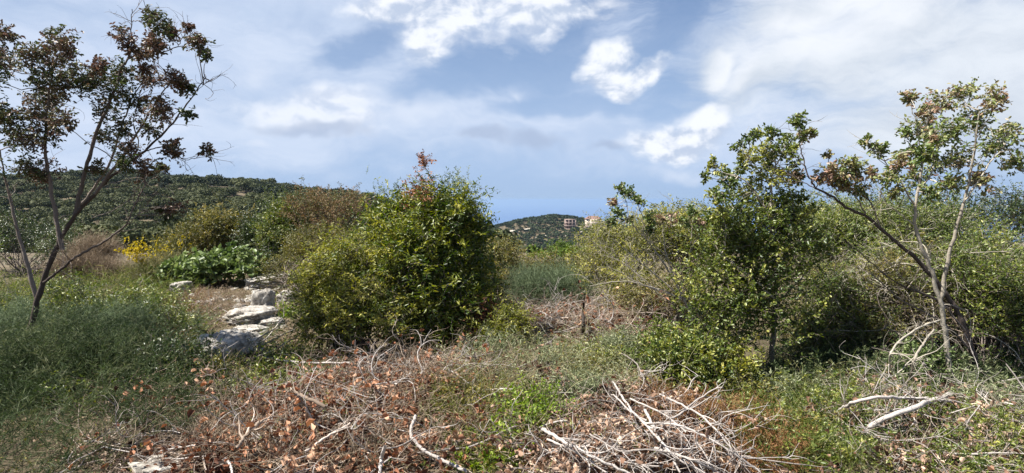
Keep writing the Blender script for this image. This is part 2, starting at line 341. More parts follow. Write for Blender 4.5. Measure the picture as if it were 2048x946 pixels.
# ------------------------------------------------------------------ plant builders
def lobe(px, py, Y, rpx, rpy, rd=None):
    c = P(px, py, Y); s = Y / FPX
    return (c, np.array([rpx * s, rd if rd else rpx * s * .85, rpy * s]))
def clumps(lobes, n, inner=.45, rough=.2):
    a = np.array([r[0] * r[2] + r[0] * r[1] + r[1] * r[2] for _, r in lobes]); which = rng.choice(len(lobes), n, p=a / a.sum())
    Cn = np.array([c for c, _ in lobes])[which]; Rr = np.array([r for _, r in lobes])[which]
    nl = max(5, n // 9); ld = nrm(rnd(nl, 3)); lr_ = 1 + rough * 1.2 * rnd(nl).clip(-1.6, .5)      # lumps of the outline
    j_ = rng.integers(0, nl, n); off_ = rnd(n, 3) * .24; d = nrm(ld[j_] + off_); d[:, 2] = np.where(d[:, 2] < -.3, -d[:, 2], d[:, 2])
    k = (inner + (1 - inner) * U(0, 1, n) ** .45) * lr_[j_] * (1 + rough * .3 * rnd(n).clip(-2, 2))
    return Cn + d * Rr * k[:, None], nrm(d * .55 + off_ * 2.6)
def stems_to(base, targets, r0=.014, r1=.003, K=9, spread=.12, wob=.10):
    n = len(targets); b = base + rnd(n, 3) * spread * [1, 1, 0]
    t = np.linspace(0, 1, K)[None, :, None]
    mid = b * .5 + targets * .5 + rnd(n, 3) * .12; mid[:, 2] += .1
    p = (1 - t) ** 2 * b[:, None] + 2 * t * (1 - t) * mid[:, None] + t ** 2 * targets[:, None]
    L = np.linalg.norm(targets - b, axis=1)[:, None, None]
    p = p + rnd(n, K, 3) * wob * .25 * L * (t * (1 - t) * 2 + .02)
    return p, taper(n, K, r0, r1)
def foliage(lobes, nclump, nshoot, shootL, nleaf, L, Wd, up=.45, shape='lance', csd=.09, out=.6, inner=.45, wob=.22, ang=.8, rough=.26, grav=0.0, jit=.35):
    lobes = [(c, np.maximum(r * .35, r - np.array([.42, .42, .30 + .30 * up]) * shootL)) for c, r in lobes]
    cc, cdir = clumps(lobes, nclump, inner, rough)
    cv = np.clip(.42 + .26 * rnd(nclump), 0, 1)
    k = rng.integers(0, nclump, nshoot)
    p0 = cc[k] + rnd(nshoot, 3) * csd
    d0 = nrm(cdir[k] * out + np.array([0, 0, up]) + rnd(nshoot, 3) * .45)
    ok = p0[:, 2] > h(p0[:, 0], p0[:, 1]) - .02
    p0, d0, k = p0[ok], d0[ok], k[ok]
    poly = curl(p0, d0, shootL * U(.6, 1.3, len(p0)), 6, wob, grav)
    return poly, leaf_on(poly, nleaf, L, Wd, ang=ang, var=np.clip(cv[k] + .12 * rnd(len(k)), 0, 1), shape=shape, jit=jit), cc
def shrub(name, label, cat, lobes, m, nclump=60, nshoot=500, shootL=.25, nleaf=12, L=.045, Wd=.018, bark=None, group=None, nstem=40, tw=.0022, base=None, stem_r=.012, arms=0, armL=.55, armm=None, **kw):
    poly, lf, cc = foliage(lobes, nclump, nshoot, shootL, nleaf, L, Wd, **kw)
    c0 = np.mean([c for c, _ in lobes], 0)
    if base is None: base = np.array([c0[0], c0[1], 0])
    base = np.array([base[0], base[1], float(h(base[0], base[1])) - .03])
    root = empty(name, base, label, cat, group)
    build('foliage', [lf], m, root)
    sp, sr = stems_to(base, cc[rng.integers(0, len(cc), nstem)], stem_r)
    parts = [tubes(sp, sr, 4), tubes(poly, taper(len(poly), 6, tw, tw * .5), 3)]
    build('branches', parts, bark or M_bark, root)
    if arms:
        ac, ad = clumps(lobes, arms, .5, .1); a_ = curl(ac, ad + rnd(arms, 3) * .5 + [0, -.35, .25], armL * U(.5, 1.4, arms), 14, .2, .15); a_[:, :, 2] = np.maximum(a_[:, :, 2], h(a_[:, :, 0], a_[:, :, 1]) + .02)
        ar = U(.0028, .0065, arms); q, d, _ = children(a_, taper(arms, 14, .005, .002), 4); q = curl(q, d, U(.08, .35, len(q)), 8, .25); q2, d2, _ = children(q, taper(len(q), 8, .003, .001), 3); q2 = curl(q2, d2, U(.04, .15, len(q2)), 5, .3)
        build('bare_stems', [tubes(a_, ar[:, None] * np.linspace(1, .35, 14)[None], 5), tubes(q, taper(len(q), 8, .0026, .0011), 3), tubes(q2, taper(len(q2), 5, .0014, .0007), 3)], armm or M_lbark, root)
    return root
def branch_px(pts, Y, r0, r1, K=None, jit=.004):
    """a limb through measured points, at its own depth: pts (px, py) or (px, py, Y)"""
    q = np.array([P(a[0], a[1], a[2] if len(a) > 2 else Y) for a in pts]); K = K or max(12, len(pts) * 5)
    s = np.r_[0, np.cumsum(np.linalg.norm(np.diff(q, axis=0), axis=1))]; u = np.linspace(0, s[-1], K)
    out = np.stack([np.interp(u, s, q[:, i]) for i in range(3)], 1)
    for _ in range(2): out[1:-1] = (out[:-2] + 2 * out[1:-1] + out[2:]) / 4
    out[1:-1] += rnd(K - 2, 3) * jit
    rr = np.linspace(r0, r1, K) * (1 + .10 * np.sin(np.arange(K) * 1.9 + len(pts))) 
    return out[None], rr[None]
def link_to(mains, targets, K=9, r0=.006, r1=.0022, sag=.12):
    """twigs from the nearest limb to each leaf cluster"""
    allp = np.concatenate([m_[0][len(m_[0]) // 4:] for m_, _ in mains]); out = []
    tg = []
    for T_ in targets:
        d = np.linalg.norm(allp - T_, axis=1) + .35 * np.maximum(0, allp[:, 2] - T_[2] + .05) + U(0, .10, len(allp))
        s = allp[np.argmin(d)]; D_ = np.linalg.norm(T_ - s)
        mid = (s + T_) / 2 + rnd(3) * .15 * D_ + np.array([0, 0, -sag * D_]); t = np.linspace(0, 1, K)[:, None]
        out.append((1 - t) ** 2 * s + 2 * t * (1 - t) * mid + t * t * T_ + rnd(K, 3) * .008 * np.sin(np.pi * t))
    out = np.array(out)
    return out, taper(len(out), K, r0, r1)
def cluster_tree(name, label, cat, mains, clusters, Y, m, bark, L=.042, Wd=.018, per=.55, shoot=1.0, shape='round', dj=.25, group=None, extra=None, spur=0, base=None):
    """a thin-crowned tree: limbs, twigs to every leaf cluster, shoots that fan out of it"""
    cl = np.array([(c[0], c[1], c[2]) for c in clusters], float)
    Ys = Y + rng.normal(size=len(cl)) * dj
    T_ = np.stack([P(a, b, y) for (a, b, _), y in zip(cl, Ys)]); R_ = cl[:, 2] / FPX * Ys
    bp = mains[0][0][0, 0] if base is None else base
    root = empty(name, bp, label, cat, group)
    lp, lr = link_to(mains, T_ - np.array([0, 0, .4]) * R_[:, None])
    n = np.maximum(4, (per * cl[:, 2]).astype(int)); k = np.repeat(np.arange(len(cl)), n); N = len(k)
    p0 = T_[k] - np.array([0, 0, .4]) * R_[k][:, None] + rnd(N, 3) * R_[k][:, None] * .28
    d0 = nrm(rnd(N, 3) + np.array([0, 0, .35]))
    sh = curl(p0, d0, R_[k] * U(.7, 1.35, N) * shoot, 5, .2, .1)
    cv = np.clip(.45 + .28 * rnd(len(cl)), 0, 1)
    if len(clusters[0]) > 3: cv = np.array([c[3] for c in clusters])
    lf = leaf_on(sh, 8, L, Wd, t0=.3, ang=.75, var=np.clip(cv[k] + .15 * rnd(N), 0, 1), shape=shape, droop=.25)
    parts = [tubes(lp, lr, 4), tubes(sh, taper(N, 5, .002, .001), 3)]
    if spur:
        for mp_, mr in mains:
            p, d, r = children(mp_, mr, spur, .3, .98, .9); q = curl(p, d, U(.08, .45, len(p)), 7, .28); parts.append(tubes(q, taper(len(p), 7, .0035, .001), 3))
            p2, d2, _ = children(q, taper(len(p), 7, .003, .001), 2); q2 = curl(p2, d2, U(.04, .2, len(p2)), 5, .3); parts.append(tubes(q2, taper(len(p2), 5, .0018, .0008), 3))
    build('trunk', [tubes(a, b, 8) for a, b in mains], bark, root, True)
    build('twigs', parts, bark, root)
    build('crown', [lf], m, root)
    return root
def bough(P0, D0, L, r, M=(6, 5), follow=True, wob=.16, K=10, flat=.5, ratio=.5):
    """cut boughs with side twigs that lie on the ground surface"""
    polys = []
    def lay(p, z0):
        if follow: p[:, :, 2] += (h(p[:, :, 0], p[:, :, 1]) - z0[:, None])
        if follow: p[:, :, 2] = np.maximum(p[:, :, 2], h(p[:, :, 0], p[:, :, 1]) + .01)
        return p
    D0 = D0 * [1, 1, flat]
    p = curl(P0, D0, L, K, wob); rad = taper(len(p), K, r, np.mean(r) * .3); z0 = h(P0[:, 0], P0[:, 1]); polys.append((lay(p.copy(), z0), rad, 4))
    for lv, m_ in enumerate(M):
        cp, cd_, cr = children(p, rad, m_, .08, .97, .75); cd_ = cd_ * [1, 1, .8]
        LL = np.repeat(np.broadcast_to(L, (len(p),)), m_) * ratio * U(.4, 1.2, len(cp)); L = LL
        z0 = np.repeat(z0, m_)
        rr = np.minimum(cr * .65, .02)
        p = curl(cp, cd_, LL, 7, wob * 1.5); rad = rr[:, None] * np.linspace(1, .35, 7)[None]; polys.append((lay(p.copy(), z0), rad, 3))
    return polys

# ------------------------------------------------------------------ rocks
def rock(px0, py0, px1, py1, label, dz=.0, depth=.25, seed=1, angular=.9, n=44, cat='rock', cut=.8, group=None):
    """a weathered limestone block resting where its foot meets the ground"""
    f = G((px0 + px1) / 2, py1); Y = f[1]; w = (px1 - px0) / FPX * Y / 2; hh = (py1 - py0) / FPX * Y / 2
    r = np.random.default_rng(seed)
    a = np.linspace(0, 2 * np.pi, n * 2 + 1)[:-1]; b = np.linspace(-np.pi / 2, np.pi / 2, n)
    A, B = np.meshgrid(a, b); d = np.stack([np.cos(B) * np.cos(A), np.cos(B) * np.sin(A), np.sin(B)], -1)
    th0 = r.uniform(0, 1.6); R_ = np.array([[math.cos(th0), -math.sin(th0), 0], [math.sin(th0), math.cos(th0), 0], [0, 0, 1]]); tl = r.uniform(-.25, .25); R_ = R_ @ np.array([[1, 0, 0], [0, math.cos(tl), -math.sin(tl)], [0, math.sin(tl), math.cos(tl)]])
    e_ = np.abs(d @ R_); k = (e_ ** 7).sum(-1) ** (-1 / 7) * .92
    for _ in range(6):                                  # facets
        nn = nrm(r.normal(size=3)); nn = nrm(np.sign(nn) * np.abs(nn) ** (1 + angular)); dd = r.uniform(.75, 1.1); q = d @ nn
        k = np.minimum(k, np.where(q > 1e-3, dd / np.maximum(q, 1e-3), 9))
    for s_, am in ((5, .05), (11, .035), (23, .022)):
        ph = r.uniform(0, 6, 6); k = k + am * np.sin(s_ * d[..., 0] + ph[0] + 2 * np.sin(s_ * .7 * d[..., 1])) * np.sin(s_ * d[..., 2] * 1.4 + ph[1]) + am * .6 * r.normal(size=k.shape) * .35
    lay_ = np.abs(np.sin(d[..., 2] * 7 + 1.5 * np.sin(2 * A) + seed)) ** .35; k = k * (.86 + .16 * lay_) - .10 * np.exp(-((np.sin(2.5 * A + 3 * d[..., 2] + seed)) / .16) ** 2)
    V = d * k[..., None] * np.array([w, depth, hh]) / cut
    V = V + np.array([f[0], Y + depth * .6, f[2] + hh * .78 + dz])
    I = np.arange(A.size).reshape(A.shape); F = np.stack([I[:-1], np.roll(I, -1, 1)[:-1], np.roll(I, -1, 1)[1:], I[1:]], -1).reshape(-1, 4)
    o = build('rock', [(V, F, .5 + .12 * r.normal(size=len(F)).clip(-1, 1))], M_rock, smooth_=False); tag(o, label, cat, group); return o

# ------------------------------------------------------------------ far woods
def crown(nq, rx, rz, q, seed, tone, nl=7):
    r = np.random.default_rng(seed)
    lc = r.normal(size=(nl, 3)).clip(-1.2, 1.2) * [.38, .38, .22]; lr = r.uniform(.45, .68, nl)
    k = r.integers(0, nl, nq); d = nrm(r.normal(size=(nq, 3))); d[:, 2] = np.abs(d[:, 2]) * .9 - .15
    p = (lc[k] + d * lr[k][:, None] * r.uniform(.75, 1.08, nq)[:, None]) * [rx, rx, rz] + [0, 0, rz * .75]
    nn = nrm(d + r.normal(size=(nq, 3)) * .5); s = nrm(np.cross(nn, r.normal(size=(nq, 3)))); t_ = np.cross(nn, s)
    z = (q * r.uniform(.6, 1.3, nq))[:, None]
    V = np.stack([p - s * z - t_ * z * .6, p + s * z - t_ * z * .5, p + s * z * .7 + t_ * z, p - s * z * .8 + t_ * z * .7], 1).reshape(-1, 3)
    F = np.arange(nq * 4).reshape(nq, 4)
    va_ = np.clip(tone + .10 * r.normal(size=nl)[k] + r.normal(size=nq) * .12, 0, 1)
    return V, F, va_
def stamp(templ, pts, sc_, rot):
    V, F, A = templ; c, s = np.cos(rot), np.sin(rot)
    R = np.stack([np.stack([c, -s, 0 * c], -1), np.stack([s, c, 0 * c], -1), np.stack([0 * c, 0 * c, 1 + 0 * c], -1)], 1)
    W_ = np.einsum('nij,vj->nvi', R, V) * sc_[:, None, None] + pts[:, None]
    F_ = F[None] + (np.arange(len(pts)) * len(V))[:, None, None]
    return W_.reshape(-1, 3), F_.reshape(-1, F.shape[1]), np.tile(A, len(pts))
def trunkpart(hh):
    p = np.array([[[0, 0, -.4], [.05, .02, hh * .4], [0, .06, hh * .8]]]); return tubes(p, np.array([[.16, .12, .06]]), 5)
tv = []
for i, (tone, rx, rz) in enumerate([(.2, 3.0, 2.5), (.45, 2.6, 2.6), (.08, 3.3, 2.3), (.7, 2.4, 2.1), (.95, 2.8, 2.0)]):
    tv.append(crown(1500, rx, rz, .16, 50 + i, tone))
gx, gy = np.meshgrid(np.arange(-290, 40, 5.0), np.arange(60, 292, 5.4)); pts = np.stack([gx.ravel(), gy.ravel()], 1); pts = pts + rng.uniform(-2.2, 2.2, pts.shape)
q3 = np.concatenate([pts, (h(pts[:, 0], pts[:, 1]))[:, None]], 1); px_, py_ = proj(q3 + [0, 0, 2])
keep = (px_ > -60) & (px_ < 1010)
clear = (np.sin(pts[:, 0] * .07 + 1) * np.sin(pts[:, 1] * .06 + 2) + .5 * np.sin(pts[:, 0] * .21) * np.sin(pts[:, 1] * .19)) > 1.12
clear |= ((px_ - 492) / 16) ** 2 + ((py_ - 386) / 10) ** 2 < 1
keep &= ~clear; q3, px_, py_ = q3[keep], px_[keep], py_[keep]
lim = np.interp(px_, [0, 330, 420, 480, 540, 740, 760], [500, 500, 440, 432, 400, 385, 385])
vis = (px_ > 10) & (px_ < 745) & (py_ < lim)
order = np.argsort(np.where(vis, q3[:, 1], 1e6)); top = order[:285]; rest = order[285:]
protos = []
for i, t_ in enumerate(tv):
    protos.append(None)
for j, k in enumerate(top):
    i = int(rng.integers(0, 5))
    if protos[i] is None:
        o = build('evergreen_tree', [t_], M_far); o_off = o.location.copy(); o.data.transform(__import__('mathutils').Matrix.Translation(o_off)); protos[i] = o
    else:
        o = protos[i].copy(); C.objects.link(o)
    o.location = q3[k].tolist(); s = rng.uniform(.5, 1.4); o.scale = (s, s, s * rng.uniform(.85, 1.15)); o.rotation_euler = (0, 0, rng.uniform(0, 6.28))
    tag(o, 'round dark evergreen tree in the wood on the hillside at left', 'tree', 'trees of the left hillside wood')
tl = [crown(700, 2.9, 2.5, .22, 80 + i, tone) for i, tone in enumerate((.1, .38, .65, .95))]
sel = rng.integers(0, 4, len(rest)); parts = [stamp(tl[i], q3[rest][sel == i], rng.uniform(.45, 1.35, (sel == i).sum()), rng.uniform(0, 6.28, (sel == i).sum())) for i in range(4)]
tag(build('woodland', parts, M_far), 'dense dark evergreen wood covering the hill at left up to its crest', 'woodland', kind='stuff')
# scrub on the falling ground between the near shrubs and the hills
gx, gy = np.meshgrid(np.arange(-110, 420, 3.4), np.arange(62, 430, 3.6)); pts = np.stack([gx.ravel(), gy.ravel()], 1) + rng.uniform(-1.6, 1.6, (gx.size, 2))
a3 = np.concatenate([pts, h(pts[:, 0], pts[:, 1])[:, None]], 1); pa, pb = proj(a3)
kp = (pa > 860) & (pa < 2900) & (pts[:, 1] > 62); a3 = a3[kp]
sel = rng.integers(0, 4, len(a3)); parts = [stamp(crown(110, 2.2, 1.3, .36, 95 + i, .35 + .15 * i), a3[sel == i], rng.uniform(.5, 1.0, (sel == i).sum()), rng.uniform(0, 6.28, (sel == i).sum())) for i in range(4)]
tag(build('scrub', parts, M_far), 'green scrub filling the valley in front of the distant headland', 'scrub', kind='stuff')
# headland wood
rd_pts = [(968, 468), (985, 467), (1000, 466), (1020, 464), (1040, 461), (1062, 458)]
gx, gy = np.meshgrid(np.arange(-110, 260, 4.3), np.arange(425, 745, 5.2)); pts = np.stack([gx.ravel(), gy.ravel()], 1) + rng.uniform(-2.2, 2.2, (gx.size, 2))
b3 = np.concatenate([pts, h(pts[:, 0], pts[:, 1])[:, None]], 1); bx, by = proj(b3); kp = (bx > 880) & (bx < 1500)
rdy = np.interp(bx, [p[0] for p in rd_pts], [p[1] for p in rd_pts]); kp &= ~((bx > 966) & (bx < 1064) & (by > rdy - 1.0) & (by < rdy + 3.0))
kp &= ~((np.abs(bx - 1186) < 13) & (by > 453) & (by < 462)) & ~((np.abs(bx - 1140) < 13) & (by > 452) & (by < 461))
kp &= rng.uniform(0, 1, len(bx)) > .13 + .3 * (np.sin(bx * .11) * np.sin(by * .35) > .55)
b3 = b3[kp]; sel = rng.integers(0, 3, len(b3))
parts = [stamp(crown(90, 2.9, 2.2, .55, 120 + i, .3 + .22 * i), b3[sel == i], rng.uniform(.55, 1.2, (sel == i).sum()), rng.uniform(0, 6.28, (sel == i).sum())) for i in range(3)]
tag(build('woodland', parts, M_far2), 'dark hazy wood on the distant headland above the sea', 'woodland', kind='stuff')
M_pale = mat('pale_limestone_soil', [(.30, .27, .22), (.46, .42, .36)], .95, noise_=(.2, .8))
a = G(np.array([p[0] for p in rd_pts], float), np.array([p[1] + 2.0 for p in rd_pts])); b = G(np.array([p[0] for p in rd_pts], float), np.array([p[1] - .6 for p in rd_pts]))
V = np.concatenate([a + [0, 0, .5], b + [0, 0, .5]]); n_ = len(a); F = [[i, i + 1, n_ + i + 1, n_ + i] for i in range(n_ - 1)]
tag(build('dirt_road', [(V, F, .5)], M_pale), kind='structure')
rk = crown(1, 1, 1, 1, 1, .5); bl = []
k = rng.integers(0, len(b3), 170); rp = b3[k] + rnd(170, 3) * [3, 3, 0]; rp[:, 2] = h(rp[:, 0], rp[:, 1]) + .9
ic = np.array([[0, 0, 1], [.9, 0, .2], [.25, .85, .3], [-.75, .5, .2], [-.7, -.55, .3], [.3, -.9, .1], [0, 0, -1]]); fi = np.array([[0, 1, 2], [0, 2, 3], [0, 3, 4], [0, 4, 5], [0, 5, 1], [6, 2, 1], [6, 3, 2], [6, 4, 3], [6, 5, 4], [6, 1, 5]])
tag(build('outcrops', [stamp((ic * [1.5, 1, .9], fi, np.full(10, .6)), rp, rng.uniform(.5, 1.5, 170), rng.uniform(0, 6, 170))], M_pale), 'small pale rock outcrops scattered through the headland wood', 'rocks', kind='stuff')

# ------------------------------------------------------------------ the two houses on the headland
def box(x0, x1, y0, y1, z0, z1, a=.5):
    V = np.array([[x, y, z] for z in (z0, z1) for y in (y0, y1) for x in (x0, x1)], float)
    return V, np.array([[0, 2, 3, 1], [4, 5, 7, 6], [0, 1, 5, 4], [2, 6, 7, 3], [0, 4, 6, 2], [1, 3, 7, 5]]), a
M_conc = mat('raw_concrete', [(.30, .22, .19), (.40, .30, .26)], .9, noise_=(.6, .6)); M_wall = mat('cream_stone_wall', [(.42, .34, .27), (.52, .43, .35)], .9, noise_=(.5, .5))
M_roof = mat('red_roof_tile', [(.15, .085, .07), (.20, .12, .10)], .8, noise_=(2, .5)); M_win = mat('dark_window', [(.03, .03, .035)], .3, spec=.5)
f = G(1141, 459); f = f + [0, -1, .3]
def shift(p, o): return (p[0] + o, p[1], p[2])
root = empty('unfinished_house', f, 'open pinkish concrete frame house of three storeys on the headland', 'house')
for k in range(4): build('floor_slab', [shift(box(-5.2, 5.2, 0, 9, k * 2.9 - .2, k * 2.9 + .25), f)], M_conc, root)
for x in (-4.8, -1.6, 1.6, 4.8):
    for y in (.3, 8.6): build('column', [shift(box(x - .3, x + .3, y - .2, y + .3, .26, 3 * 2.9 - .21), f)], M_conc, root)
build('wall', [shift(box(-4.4, 4.4, 4.5, 4.8, .26, 8.45), f)], M_conc, root)
f = G(1187, 460) + [0, -1, .5]
root = empty('house', f, 'cream house with a red tiled roof on the headland crest', 'house')
build('wall', [shift(box(-7.2, 7.2, 0, 10, -2, 9.6), f)], M_wall, root)
V = np.array([[-7.8, -.6, 9.62], [7.8, -.6, 9.62], [7.8, 10.6, 9.62], [-7.8, 10.6, 9.62], [-4, 5, 12.4], [4, 5, 12.4]])
rf = build('roof', [(V + f, [[0, 1, 5, 4], [2, 3, 4, 5]], .5), (V + f, [[1, 2, 5], [3, 0, 4]], .5), (V + f, [[0, 3, 2, 1]], .5)], M_roof, root)
for z in (1.2, 4.2, 7.0):
    for x in (-4.6, -1.4, 2.0, 5.0): build('window', [shift(box(x - .6, x + .6, -.06, .1, z, z + 1.5), f)], M_win, root)
f = G(1165, 460); root = empty('retaining_wall', f, 'low pale retaining wall between the two distant houses', 'wall')
build('masonry', [shift(box(-7, 5.5, 0, 1, -1, 3.2), f)], M_conc, root)

# ------------------------------------------------------------------ middle distance shrubs
S = shrub
ln = dict(nclump=90, nshoot=900, nleaf=13)
S('shrub', 'bright green rounded shrub low in the gap before the headland', 'shrub', [lobe(1110, 532, 19, 62, 38), lobe(1068, 542, 18.5, 46, 32), lobe(1155, 538, 19, 46, 36)], M_bright, 160, 3000, .22, 11, .07, .035, csd=.12)
S('shrub', 'grey olive scrub across the bottom of the gap behind the broom', 'shrub', [lobe(1035, 556, 13, 60, 40), lobe(1120, 560, 12.5, 70, 38), lobe(1190, 550, 13, 50, 46), lobe(985, 545, 13, 40, 50)], M_olive, 150, 2400, .24, 12, .05, .02, csd=.12)
S('shrub', 'olive green shrub at the right foot of the large central bush', 'shrub', [lobe(1010, 540, 10, 45, 42), lobe(985, 585, 9, 40, 50), lobe(965, 500, 9.5, 30, 40)], M_olive, 70, 900, .25, 12, .045, .018)
S('broom_bush', 'feathery grey green broom bush right of the central bush', 'bush', [lobe(1085, 600, 8.8, 75, 62), lobe(1150, 610, 8.6, 55, 58), lobe(1040, 590, 9.2, 50, 56), lobe(1110, 585, 9.5, 60, 52)], M_broom, 120, 2600, .33, 9, .05, .004, up=1.3, csd=.07, ang=.35, tw=.0025, bark=M_broom)
# left row, from the left
S('evergreen_shrub', 'dark shrub behind the tan dry mound at far left', 'shrub', [lobe(60, 500, 14, 110, 60), lobe(-40, 480, 14, 90, 70), lobe(130, 520, 13, 60, 40)], M_oak, 90, 1200, .3, 12, .05, .024)
S('dry_shrub', 'tan dry twiggy shrub mound at the left edge', 'shrub', [lobe(205, 520, 12.5, 68, 46), lobe(165, 545, 12, 60, 40), lobe(225, 555, 12, 50, 30)], M_tan, 120, 4200, .26, 6, .03, .004, up=.9, csd=.09, tw=.003, bark=M_tan)
S('flowering_broom', 'broom bush with bright yellow blossom beside the tan mound', 'bush', [lobe(300, 560, 12, 62, 34), lobe(345, 545, 12.5, 50, 32), lobe(250, 585, 11.3, 50, 30)], M_olive, 90, 1900, .36, 8, .04, .006, up=1.2, tw=.003, bark=M_greenstem)
fl, lf, _ = foliage([lobe(272, 508, 11.9, 19, 11), lobe(288, 520, 11.9, 12, 10)], 18, 70, .14, 9, .035, .028, shape='round', up=.8)
r_ = [o for o in C.objects if o.name.startswith('flowering_broom')][0]; build('blossom', [lf, leaf_on(fl, 4, .03, .02)], M_yellow, r_); build('flower_stems', [tubes(fl, taper(len(fl), 6, .003, .002), 3)], M_greenstem, r_)
fl2, lf2, _ = foliage([lobe(350, 497, 12.6, 40, 16), lobe(310, 525, 12.4, 30, 22), lobe(250, 568, 11.2, 20, 14)], 24, 60, .12, 6, .03, .02, up=.8); build('blossom', [lf2], M_yellow, r_)
S('evergreen_shrub', 'yellow olive evergreen shrub between the yellow blossom and the taller thicket', 'shrub', [lobe(445, 478, 14.5, 62, 50), lobe(390, 500, 14, 58, 40), lobe(350, 515, 13.5, 48, 30), lobe(485, 480, 14.5, 50, 46)], M_olive, 130, 2600, .3, 13, .05, .024, csd=.13)
S('evergreen_shrub', 'dark green shrub in the thicket just right of the yellow olive one', 'shrub', [lobe(520, 505, 14, 55, 62), lobe(560, 540, 13, 60, 40), lobe(500, 545, 13.2, 40, 28)], M_oak, 120, 1900, .3, 13, .05, .024, csd=.12)
S('mastic_shrub', 'green rounded shrub at the left end of the rusty thicket', 'shrub', [lobe(580, 445, 13.5, 50, 44), lobe(560, 480, 13.3, 55, 45), lobe(620, 480, 13.2, 50, 42)], M_lentisk, 120, 1900, .3, 13, .048, .022, csd=.12)
S('thicket', 'rusty brown and green twiggy thicket left of the central bush', 'shrub', [lobe(655, 430, 13, 75, 40), lobe(710, 440, 12.6, 55, 46), lobe(620, 425, 13.4, 50, 30), lobe(690, 480, 12.5, 70, 40)], M_brownleaf, 120, 1500, .26, 11, .046, .021, csd=.14, up=.7, nstem=90, stem_r=.014, bark=M_bark, rough=.35)
S('thicket', 'olive green twiggy undergrowth below the rusty thicket', 'shrub', [lobe(640, 510, 11.5, 85, 45), lobe(590, 545, 11, 60, 34), lobe(700, 520, 11, 60, 50)], M_olive, 140, 2000, .26, 12, .042, .018, nstem=80, bark=M_bark)
S('dry_shrub', 'grey twiggy low shrub behind the bright standing rock', 'shrub', [lobe(590, 570, 9.8, 48, 34), lobe(625, 555, 10.2, 40, 34)], M_broom, 60, 800, .25, 5, .02, .006, tw=.003, bark=M_dead)
S('fig_bush', 'low bush of broad pale green leaves behind the limestone slabs', 'bush', [lobe(430, 545, 11.9, 58, 26), lobe(380, 552, 12, 50, 20), lobe(465, 530, 12.2, 40, 26), lobe(345, 555, 12, 30, 14), lobe(500, 552, 11.8, 30, 18)], M_fig, 70, 520, .22, 9, .11, .075, shape='round', up=.9, csd=.1, tw=.005, bark=M_bark, jit=.55)

for (a_, b_, y_, rx_, ry_, m__, l_) in [(225, 690, 6.4, 85, 72, M_broom, 'grey green feathery clump in the middle of the left slope'), (315, 765, 5.8, 46, 30, M_lentisk, 'leafy green clump just left of the pitted outcrop'),
        (225, 800, 5.0, 95, 110, M_fennel, 'lowest feathery clump in the bottom left corner'), (350, 815, 5.1, 70, 80, M_oak, 'dark leafy clump between the left brush pile and the slope'), (110, 735, 5.4, 100, 100, M_fennel, 'feathery clump around the foot of the tall sparse tree'),
        (285, 655, 7.2, 60, 50, M_lentisk, 'bright leafy clump above the feathery slope'), (30, 830, 4.7, 120, 110, M_fennel, 'feathery clump in front of the tall sparse tree'), (525, 765, 5.8, 80, 40, M_lentisk, 'dark leafy clump between the outcrop and the left brush pile'),
        (150, 645, 7.6, 80, 62, M_lentisk, 'green clump beneath the heap of grey twigs'), (420, 790, 5.3, 60, 44, M_olive, 'olive clump just below the pitted outcrop'), (285, 765, 5.5, 60, 66, M_fennel, 'middle feathery clump among the dark ones'), (170, 880, 4.4, 80, 60, M_lentisk, 'leafy clump at the very bottom left'), (60, 690, 6.6, 90, 60, M_broom, 'grey green feathery clump left of the tall sparse tree'), (300, 880, 4.5, 60, 50, M_fennel, 'feathery clump above the pale rock at the bottom left'),
        (1000, 735, 5.9, 60, 34, M_tangle, 'pale tangled clump left of centre in front of the small bush'), (1090, 765, 5.4, 70, 34, M_tangle, 'pale tangled clump in the middle of the foreground'), (1200, 748, 5.7, 46, 30, M_lentisk, 'dark green clump in front of the middle brush pile'), (1140, 815, 4.8, 60, 34, M_tangle, 'grey green tangled clump at the head of the lower right pile'),
        (1060, 858, 4.4, 40, 26, M_lime, 'lime green leafy clump near the bottom centre'), (950, 850, 4.6, 60, 34, M_olive, 'olive clump right of the bent grey stick'), (1010, 915, 4.1, 60, 34, M_lime, 'yellow green clump at the bottom centre edge'), (1480, 830, 4.8, 50, 34, M_olive, 'olive clump right of the orange weeds'), (1565, 830, 4.9, 60, 36, M_tangle, 'pale clump in front of the grey trunk'),
        (1650, 835, 4.8, 60, 40, M_tangle, 'pale green clump left of the arching pale limb'), (1600, 900, 4.2, 70, 40, M_olive, 'olive clump at the bottom right of centre'), (1840, 745, 5.2, 40, 30, M_fig, 'broad leaved pale plant between the crooked limbs'), (1710, 900, 4.3, 60, 36, M_lentisk, 'green clump below the thick cut limb'), (1960, 840, 4.6, 90, 60, M_tangle, 'pale tangled clump in the far right corner'), (1010, 700, 6.2, 50, 30, M_vine2, 'yellowish clump at the foot of the small bush'), (1240, 720, 6.0, 40, 22, M_tangle, 'small pale clump at the edge of the middle brush pile')]:
    fe = m__ in (M_fennel, M_broom, M_tangle)
    if a_ < 400 and b_ > 640: ry_ *= 1.3; rx_ *= 1.12
    S('herb_clump', l_, 'plant', [lobe(a_, b_, y_, rx_, ry_), lobe(a_ + rx_ * .5, b_ + 14, y_ - .1, rx_ * .6, ry_ * .7)], m__, 60, (700 if m__ is M_tangle else 1700) if fe else (500 if a_ > 900 else 1150), .24 if a_ < 900 else .19, 12 if fe else 11, .045 if fe else .036, (.009 if m__ is M_tangle else .0045) if fe else .017, up=.9, csd=.08, tw=.0018, bark=m__ if fe else M_bark, nstem=40, stem_r=.005, rough=.4)

